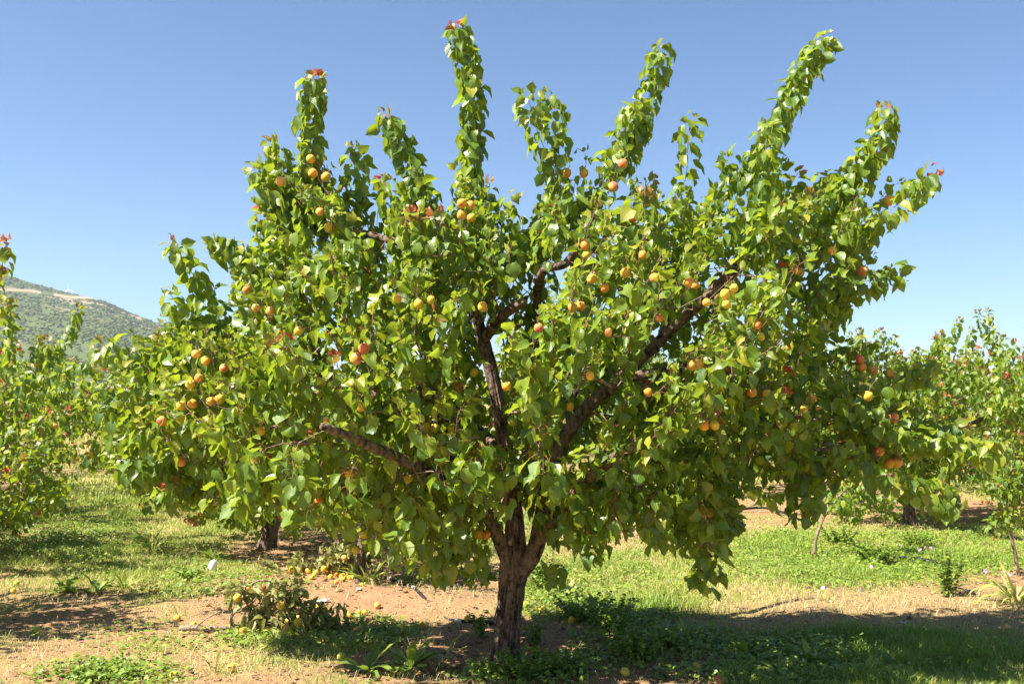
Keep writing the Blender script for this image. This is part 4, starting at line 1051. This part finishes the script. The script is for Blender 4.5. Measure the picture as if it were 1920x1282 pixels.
rw = np.random.default_rng(88)
for (px, py, n, ln, label, grp) in [
    (690, 1262, 14, .20, 'dark green broad-leaved weed rosette on the soil in front of the big trunk', None),
    (770, 1255, 18, .19, 'bright green leafy sow-thistle rosette beside the darker weed rosette', None),
    (720, 1195, 13, .14, 'weed rosette among the fallen apricots near the broken branch', 'weed rosettes near the branch'), (655, 1182, 12, .12, 'weed rosette among the fallen apricots near the broken branch', 'weed rosettes near the branch'),
    (400, 1048, 13, .20, 'pale yellow-green weed rosette near the white cup', None), (125, 1110, 12, .18, 'leafy dark weed in the shade of the lane', 'leafy weeds in the lane'), (185, 1108, 13, .18, 'leafy dark weed in the shade of the lane', 'leafy weeds in the lane'),
    (1400, 1225, 13, .15, 'broad-leaved weed growing in the shadow of the big tree', 'weeds in the tree shadow'), (1520, 1240, 12, .15, 'broad-leaved weed growing in the shadow of the big tree', 'weeds in the tree shadow'), (1460, 1262, 12, .14, 'broad-leaved weed growing in the shadow of the big tree', 'weeds in the tree shadow'), (1290, 1200, 12, .14, 'broad-leaved weed growing in the shadow of the big tree', 'weeds in the tree shadow'), (1620, 1265, 12, .13, 'broad-leaved weed growing in the shadow of the big tree', 'weeds in the tree shadow'),
    (1210, 1165, 14, .16, 'weed rosette in the lush green patch behind the big trunk', 'weeds behind the trunk'), (1120, 1150, 14, .16, 'weed rosette in the lush green patch behind the big trunk', 'weeds behind the trunk'), (1060, 1130, 12, .16, 'weed rosette in the lush green patch behind the big trunk', 'weeds behind the trunk')]:
    root = empty('weed_rosette', gpt(px, py), label, 'weed', grp); plant_leaves(root, ROS, 'ros', n, ln, rw, (.15, 1.1), M_WEED)
for (px, py, n, ln, label, grp) in [
    (690, 1094, 34, .28, 'tuft of arching grass at the foot of the slender young tree', None), (285, 1030, 40, .30, 'tallest grass tuft in the sunny lane', 'grass tufts in the lane'), (235, 1100, 22, .20, 'shorter grass tuft in the lane beside the leafy weeds', 'grass tufts in the lane'),
    (1905, 1135, 46, .34, 'large tuft of long grass near the upright sapling', None), (822, 1250, 5, .22, 'single thin grass sprout on bare soil near the trunk', None), (590, 1215, 30, .17, 'grass tuft in front of the broken branch', 'grass tufts before the branch'), (520, 1222, 26, .15, 'grass tuft in front of the broken branch', 'grass tufts before the branch'), (680, 1222, 26, .15, 'grass tuft in front of the broken branch', 'grass tufts before the branch'),
    (1780, 1110, 26, .24, 'grass tuft on the open ground right of the clover patch', None), (400, 1260, 14, .15, 'small grass tuft near a lone fallen apricot', None)]:
    root = empty('grass_tuft', gpt(px, py), label, 'grass tuft', grp); plant_leaves(root, STRAP, 'strap', n, ln, rw, (.7, 1.45), M_GRASS, .04)
def sprig(px, py, label, grp, n, h, seed, spread=.14):
    r = np.random.default_rng(seed); p = gpt(px, py); root = empty('leafy_weed', p, label, 'weed', grp)
    P = Parts(); LP = []; LY = []; LN = []; LS = []
    for k in range(n):
        a = r.uniform(0, 6.28); q = r.random()**.6*spread; t = np.array([math.cos(a)*q, math.sin(a)*q, h*r.uniform(.5, 1.1)])
        b = t*np.array([.35, .35, 0]); pts = smooth_path(np.array([b, (b+t)/2+np.array([0, 0, h*.1]), t]), .02)
        V, Q, T = tube(pts, np.linspace(.002, .001, len(pts)), 3, False); P.add(V, Q, T)
        for i in range(1, len(pts)):
            for _ in range(2):
                an = r.uniform(0, 6.28); y_ = unit(np.array([math.cos(an), math.sin(an), r.uniform(-.1, .5)])); n_ = np.array([0, 0, 1.0])+r.normal(0, .3, 3); n_ = unit(n_-y_*(n_@y_))
                LP.append(pts[i]); LY.append(y_); LN.append(n_); LS.append(r.uniform(.018, .034))
    link('stems', P.mesh('stems'), M_STALK, root, kind='stuff'); m = len(LP)
    L = dict(pos=np.array(LP), y=np.array(LY), n=np.array(LN), size=np.array(LS), rnd=np.clip(r.normal(.45, .2, m), 0, 1), young=np.zeros(m), var=r.integers(0, 99, m))
    link('foliage', leaves_mesh('foliage', L, MIDL), M_WEED, root, kind='stuff')
    me_ = root.children[0].data
    if not me_.attributes.get('tint'):
        a = me_.attributes.new('tint', 'FLOAT_COLOR', 'POINT'); a.data.foreach_set('color', np.tile([.1, 0, 0, 1], len(me_.vertices)).astype(np.float32))
for k, (px, py, label, grp, n, h, sp_) in enumerate([
    (985, 1262, 'widest of the small-leaved weeds at the foot of the big trunk', 'weeds at the trunk foot', 34, .13, .20), (1060, 1258, 'middle-sized small-leaved weed at the foot of the big trunk', 'weeds at the trunk foot', 26, .12, .16), (915, 1262, 'smallest of the small-leaved weeds at the foot of the big trunk', 'weeds at the trunk foot', 16, .10, .12),
    (1000, 1205, 'small weed springing beside the trunk base', None, 10, .14, .07), (900, 1190, 'small weed on the soil left of the hose end', None, 12, .13, .08),
    (1190, 1230, 'largest leafy weed clump in the shadow of the big tree', 'weed clumps at the shadow edge', 40, .16, .22), (1150, 1195, 'tall leafy weed clump in the shadow of the big tree', 'weed clumps at the shadow edge', 28, .20, .16), (1255, 1215, 'low small leafy weed clump in the shadow of the big tree', 'weed clumps at the shadow edge', 20, .10, .12),
    (1095, 1165, 'shorter leafy weed clump behind the trunk of the big tree', 'weed clumps behind the trunk', 34, .15, .2), (1030, 1110, 'taller leafy weed clump behind the trunk of the big tree', 'weed clumps behind the trunk', 34, .24, .2), (840, 1100, 'bigger leafy weed clump by the black hose', 'weeds by the hose', 24, .2, .16), (780, 1108, 'smaller leafy weed clump by the black hose', 'weeds by the hose', 14, .14, .11),
    (1640, 1052, 'bushy clover clump beside the black pipe', None, 40, .13, .22), (1780, 1120, 'dark upright weed near the grey stone', None, 16, .3, .1), (1575, 1020, 'green weed clump at the stem of the curved sapling', 'weed clumps by the saplings', 30, .18, .2), (1720, 1025, 'wide green weed clump behind the black pipe', 'weed clumps by the saplings', 30, .16, .25), (200, 1268, 'pale low clover patch at the lane edge', None, 40, .06, .22), (360, 1090, 'weed clump in the lane near the white cup', None, 20, .12, .14)]):
    sprig(px, py, label, grp, n, h, 700+k, sp_)
# mallow flowers
def flower_mesh():
    V = [(0, 0, 0)]; T = []
    for k in range(5):
        a = k*1.2566; b = len(V)
        for da, q, z in ((-.45, .75, .25), (-.22, 1.0, .35), (.22, 1.0, .35), (.45, .75, .25)): V.append((q*math.cos(a+da), q*math.sin(a+da), z))
        T += [[0, b, b+1], [0, b+1, b+2], [0, b+2, b+3]]
    return mesh_np('flower', np.array(V), None, np.array(T))
FM = flower_mesh(); FM.materials.append(M_PINK)
for k, (px, py, n) in enumerate([(1550, 1125, 6), (1600, 1078, 2), (1735, 1040, 4), (1855, 1092, 3)]):
    root = empty('mallow_plant', gpt(px, py), 'low mallow plant with small pink flowers', 'mallow', 'pink-flowered mallows in the grass')
    plant_leaves(root, MIDL, 'mallowleaf', 8, .035, rw, (.1, .9), M_WEED, .08)
    for i in range(n):
        o = bpy.data.objects.new('flower', FM); COL.objects.link(o); o.parent = root; s = rw.uniform(.013, .02)
        o.location = (rw.normal(0, .09), rw.normal(0, .06), rw.uniform(.05, .09)); o.scale = (s, s, s); o.rotation_euler = (rw.uniform(.3, 1.2), rw.normal(0, .4), rw.uniform(0, 6))

# ================================================================== THINGS ON THE GROUND
# broken branch with wilted leaves
rb = np.random.default_rng(99)
def fallen_branch(px, py, label, wood, leafy, nl, fr, seed, scale=1.0):
    r = np.random.default_rng(seed); O = gpt(px, py); root = empty('fallen_branch', O, label, 'branch')
    sk = Skeleton(wood[0][0][:3])
    for k, w in enumerate(wood):
        q = smooth_path(np.array(w, float), .025); q[:, :3] += np.cumsum(r.normal(0, .003, (len(q), 3)), 0)
        a = sk.nearest(q[0, :3], 0.0); sk.add_path(a, q[:, :3], q[:, 3], True)
        V, Q, T = bark_tube(q, 10, .12, 20+k); link('limb', mesh_np('limb', V, Q, T), M_DEAD, root)
    sh = []
    for k in range(nl):
        c, s = leafy[int(r.integers(0, len(leafy)))]; p = np.array(c) + unit(r.normal(size=3))*np.array(s)*r.random()**.5
        p[2] = max(p[2], .05); d = unit(r.normal(size=3)+np.array([.5, 0, .2])); sh.append(dict(base=p-d*.07, tip=p+d*.07, start=.1))
    paths = grow_shoots(sk, sh, r); L = leaves_on(paths, r, .068*scale, .016, 0.0, droop=1.3)
    L['pos'][:, 2] = np.maximum(L['pos'][:, 2], .04)
    L['rnd'] = np.clip(r.normal(.45, .25, len(L['rnd'])), 0, 1)
    rad = sk.radii(.0016); NP = np.array(sk.P); P = Parts()
    for ch in sk.chains: V, Q, T = tube(NP[ch], rad[ch], 4); P.add(V, Q, T)
    link('twigs', P.mesh('twigs'), M_DEAD, root, kind='stuff')
    Lw = dict(L); Lw['pos'] = L['pos']+O; vis = most_visible(Lw, 250, 10.0, .1); rest = np.setdiff1d(np.arange(len(L['pos'])), vis)
    if len(rest): link('wilted_foliage', leaves_mesh('wilted_foliage', L, WILT, rest), M_DRY, root, kind='stuff')
    leaf_objects(root, O, Lw, WILT, 'wilt', vis, M_DRY)
    for p, c in fr: put_fruit(root, np.zeros(3), p, c, .05, r)
WILT = [leaf_shape(800+k, [0, .08, .32, .62, 1.0], 1, wave=.03, fold=1.05, curl=.5) for k in range(8)]
S = D0*1.07/F
fallen_branch(440, 1190, 'broken apricot branch with bare forked wood and wilted curled leaves lying on grass',
    [[(-.31, -.02, .03, .018), (-.2, -.03, .025, .017), (0, 0, .03, .016), (.2, .02, .03, .014), (.5, .04, .04, .010)],
     [(-.02, 0, .03, .011), (.0, -.02, .10, .010), (.05, -.02, .19, .009), (.07, 0, .24, .008), (.12, .02, .29, .007), (.22, .05, .27, .005), (.30, .08, .25, .003)],
     [(.07, 0, .24, .006), (.06, 0, .31, .004)], [(-.24, -.02, .03, .006), (-.15, -.02, .08, .004), (-.08, -.01, .12, .003)], [(.02, -.02, .12, .005), (.10, -.03, .17, .004), (.15, -.02, .22, .003)]],
    [((.20, .02, .18), (.13, .1, .08)), ((.32, .05, .16), (.12, .1, .09)), ((.03, .0, .21), (.07, .06, .05)), ((.36, .05, .07), (.2, .1, .04)), ((.15, .02, .09), (.12, .08, .05)), ((.5, .05, .06), (.16, .1, .03))], 44,
    [((.03, -.06, .215), 'g'), ((.07, .02, .25), 'y'), ((.28, -.06, .17), 'y'), ((.15, .02, .25), 'o'), ((.38, -.07, .08), 'y'), ((.31, -.08, .05), 'o')], 31)
fallen_branch(600, 1078, 'heap of cut apricot twigs with yellowing leaves behind the broken branch',
    [[(-.35, 0, .03, .012), (0, 0, .06, .010), (.4, .03, .08, .006)], [(-.1, 0, .05, .008), (.1, .0, .13, .006), (.3, -.02, .17, .004)]],
    [((0, 0, .06), (.42, .12, .04)), ((.2, 0, .12), (.2, .12, .06)), ((.3, .05, .1), (.2, .12, .05))], 60, [((-.2, -.08, .04), 'y'), ((.05, -.1, .05), 'y'), ((.2, -.1, .13), 'o')], 32)
# fallen apricots
FALL = [(332, 1163, 'y'), (362, 1178, 'g'), (433, 1260, 'y'), (326, 1275, 'g'), (640, 1243, 'g'), (607, 1152, 'y'), (597, 1147, 'g'), (651, 1160, 'y'), (655, 1163, 'y'), (672, 1156, 'y'), (684, 1155, 'y'), (708, 1145, 'o'), (790, 1178, 'y'), (669, 1190, 'o'), (692, 1186, 'o'),
    (610, 1210, 'o'), (25, 1113, 'g'), (31, 1098, 'g'), (67, 1186, 'g'), (292, 1110, 'y'), (540, 1170, 'y'), (560, 1166, 'y'), (1306, 1257, 'y'), (1350, 1280, 'o'), (1172, 1270, 'g'), (678, 1108, 'y'), (1015, 1150, 'y'), (985, 1145, 'y'), (1072, 1172, 'g'), (877, 1166, 'g'), (470, 1180, 'y'), (500, 1192, 'o'), (455, 1196, 'y')]
for px, py, c in FALL:
    p = gpt(px, py); d = float(rb.uniform(.042, .05))*(.9 if p[1] > 6.2 else 1)
    near_branch = 440 < px < 720
    o = put_fruit(None, np.zeros(3), p+np.array([0, 0, d*.42]), c, d, rb, 'fallen_apricot')
    if (px, py) == (433, 1260): tag(o, 'lone orange apricot on bare soil in front of the broken branch', 'apricot')
    elif (px, py) == (877, 1166): tag(o, 'greenish fallen apricot lying against the black hose near the trunk', 'apricot')
    elif (px, py) == (326, 1275): tag(o, 'greenish fallen apricot beside the pale clover patch', 'apricot')
    elif near_branch: tag(o, 'fallen apricot lying on the ground around the broken branch', 'apricot', 'fallen apricots around the broken branch')
    elif px < 440: tag(o, 'fallen apricot lying in the grass of the lane', 'apricot', 'fallen apricots in the lane')
    else: tag(o, 'fallen apricot lying on soil under the big tree', 'apricot', 'fallen apricots under the big tree')
for k in range(42):
    p = gpt(rb.uniform(545, 690), 1078+rb.normal(4, 5)); d = float(rb.uniform(.035, .045))
    tag(put_fruit(None, np.zeros(3), p+np.array([0, 0, d*.4]), rb.choice(['y', 'y', 'g']), d, rb, 'fallen_apricot'), 'overripe yellow apricot strewn along the heap of cut twigs', 'apricot', 'overripe apricots by the twig heap')
# pipes
def pipe(pts, r_, label, coupling=None, mat=M_PIPE):
    P3 = np.array([gpt(a, b)+np.array([0, 0, h_]) for a, b, h_ in pts]); O = P3[0].copy(); q = smooth_path(P3, .03)
    root = empty('irrigation_pipe', O, label, 'pipe')
    V, Q, T = tube(q-O, np.full(len(q), r_), 10); link('hose', mesh_np('hose', V, Q, T), mat, root)
    for a in (coupling or []):
        i = int(a*(len(q)-4)); V, Q, T = tube(q[i:i+3]-O, np.full(3, r_*1.25), 10); link('coupling', mesh_np('coupling', V, Q, T), M_PIPE_PALE, root)
pipe([(1672, 1046, .03), (1700, 1049, .035), (1735, 1054, .035), (1765, 1059, .03), (1800, 1063, .01)], .013, 'black irrigation pipe lying in the clover between the saplings', None)
pipe([(722, 1085, .012), (745, 1096, .018), (768, 1112, .016), (785, 1130, .0), (830, 1155, -.012), (860, 1164, .004), (905, 1170, .015), (935, 1176, .01)], .012, 'black irrigation hose with pale couplings running to the big trunk', [.04, .42, .86])
pipe([(1380, 962, .03), (1430, 960, .05), (1470, 966, .03), (1500, 975, .0)], .014, 'curved black irrigation hose on the soil strip behind the saplings')
# litter
def cup():
    V, Q, T = tube([(0, 0, 0), (0, 0, .02), (0, 0, .07), (0, 0, .085)], [.026, .032, .030, .016], 14, True, .1, 5); return mesh_np('plastic_cup', V, Q, T)
p = gpt(397, 1072); o = link('plastic_cup', cup(), M_WHITE, None, p+np.array([0, 0, .0])); o.rotation_euler = (.2, .25, 0); tag(o, 'small white plastic cup standing in the grass of the lane', 'cup')
def scrap(px, py, w, d, label, seed):
    r = np.random.default_rng(seed); nx, ny = 7, 5
    V = np.array([[(i/(nx-1)-.5)*w, (j/(ny-1)-.5)*d + .25*d*math.sin(i), .012+.5*d*abs(r.normal(0, .35))] for i in range(nx) for j in range(ny)])
    V2 = V - np.array([0, 0, .003]); n = len(V)
    Q = [[i*ny+j, (i+1)*ny+j, (i+1)*ny+j+1, i*ny+j+1] for i in range(nx-1) for j in range(ny-1)]; Q = Q + [[n+a, n+d_, n+c, n+b] for a, b, c, d_ in Q]
    o = link('paper_scrap', mesh_np('paper_scrap', np.concatenate([V, V2]), np.array(Q)), M_WHITE, None, gpt(px, py)); o.rotation_euler = (0, 0, .3); tag(o, label, 'litter')
scrap(605, 1140, .085, .03, 'crumpled white paper scrap on orange soil near the broken branch', 1)
scrap(672, 1126, .03, .025, 'tiny white scrap on the soil mound', 2)
scrap(1694, 1166, .02, .02, 'tiny white scrap on the dry grass beyond the tree shadow', 3)
V, Q, T, A = dome_mesh(np.array([[0, 0, .0]]), np.array([[.035, .03, .035]]), 12, np.array([.5]))
o = link('grey_stone', mesh_np('grey_stone', V, Q, T), M_STONE, None, gpt(1818, 1112)); tag(o, 'grey stone among the weeds near the upright sapling', 'stone')

# ------------------------------------------------------------------ distant air
def haze():
    m, n, l = new_mat('haze'); v = n.new('ShaderNodeVolumePrincipled'); v.inputs['Color'].default_value = (0.66, 0.82, 1.0, 1); v.inputs['Density'].default_value = 0.00007; v.inputs['Anisotropy'].default_value = 0.2
    o = n.new('ShaderNodeOutputMaterial'); l.new(v.outputs[0], o.inputs['Volume'])
    X, Y0, Y1, Z0, Z1 = 4600, -4600, 4600, -20, 560
    V = [(-X, Y0, Z0), (X, Y0, Z0), (X, Y1, Z0), (-X, Y1, Z0), (-X, Y0, Z1), (X, Y0, Z1), (X, Y1, Z1), (-X, Y1, Z1)]
    Q = [[0, 3, 2, 1], [4, 5, 6, 7], [0, 1, 5, 4], [1, 2, 6, 5], [2, 3, 7, 6], [3, 0, 4, 7]]
    o = link('haze', mesh_np('haze', V, Q, None, None, False), m, kind='stuff'); tag(o, 'thin bluish summer haze over the valley', 'haze')
USE_HAZE = True
if USE_HAZE: haze()
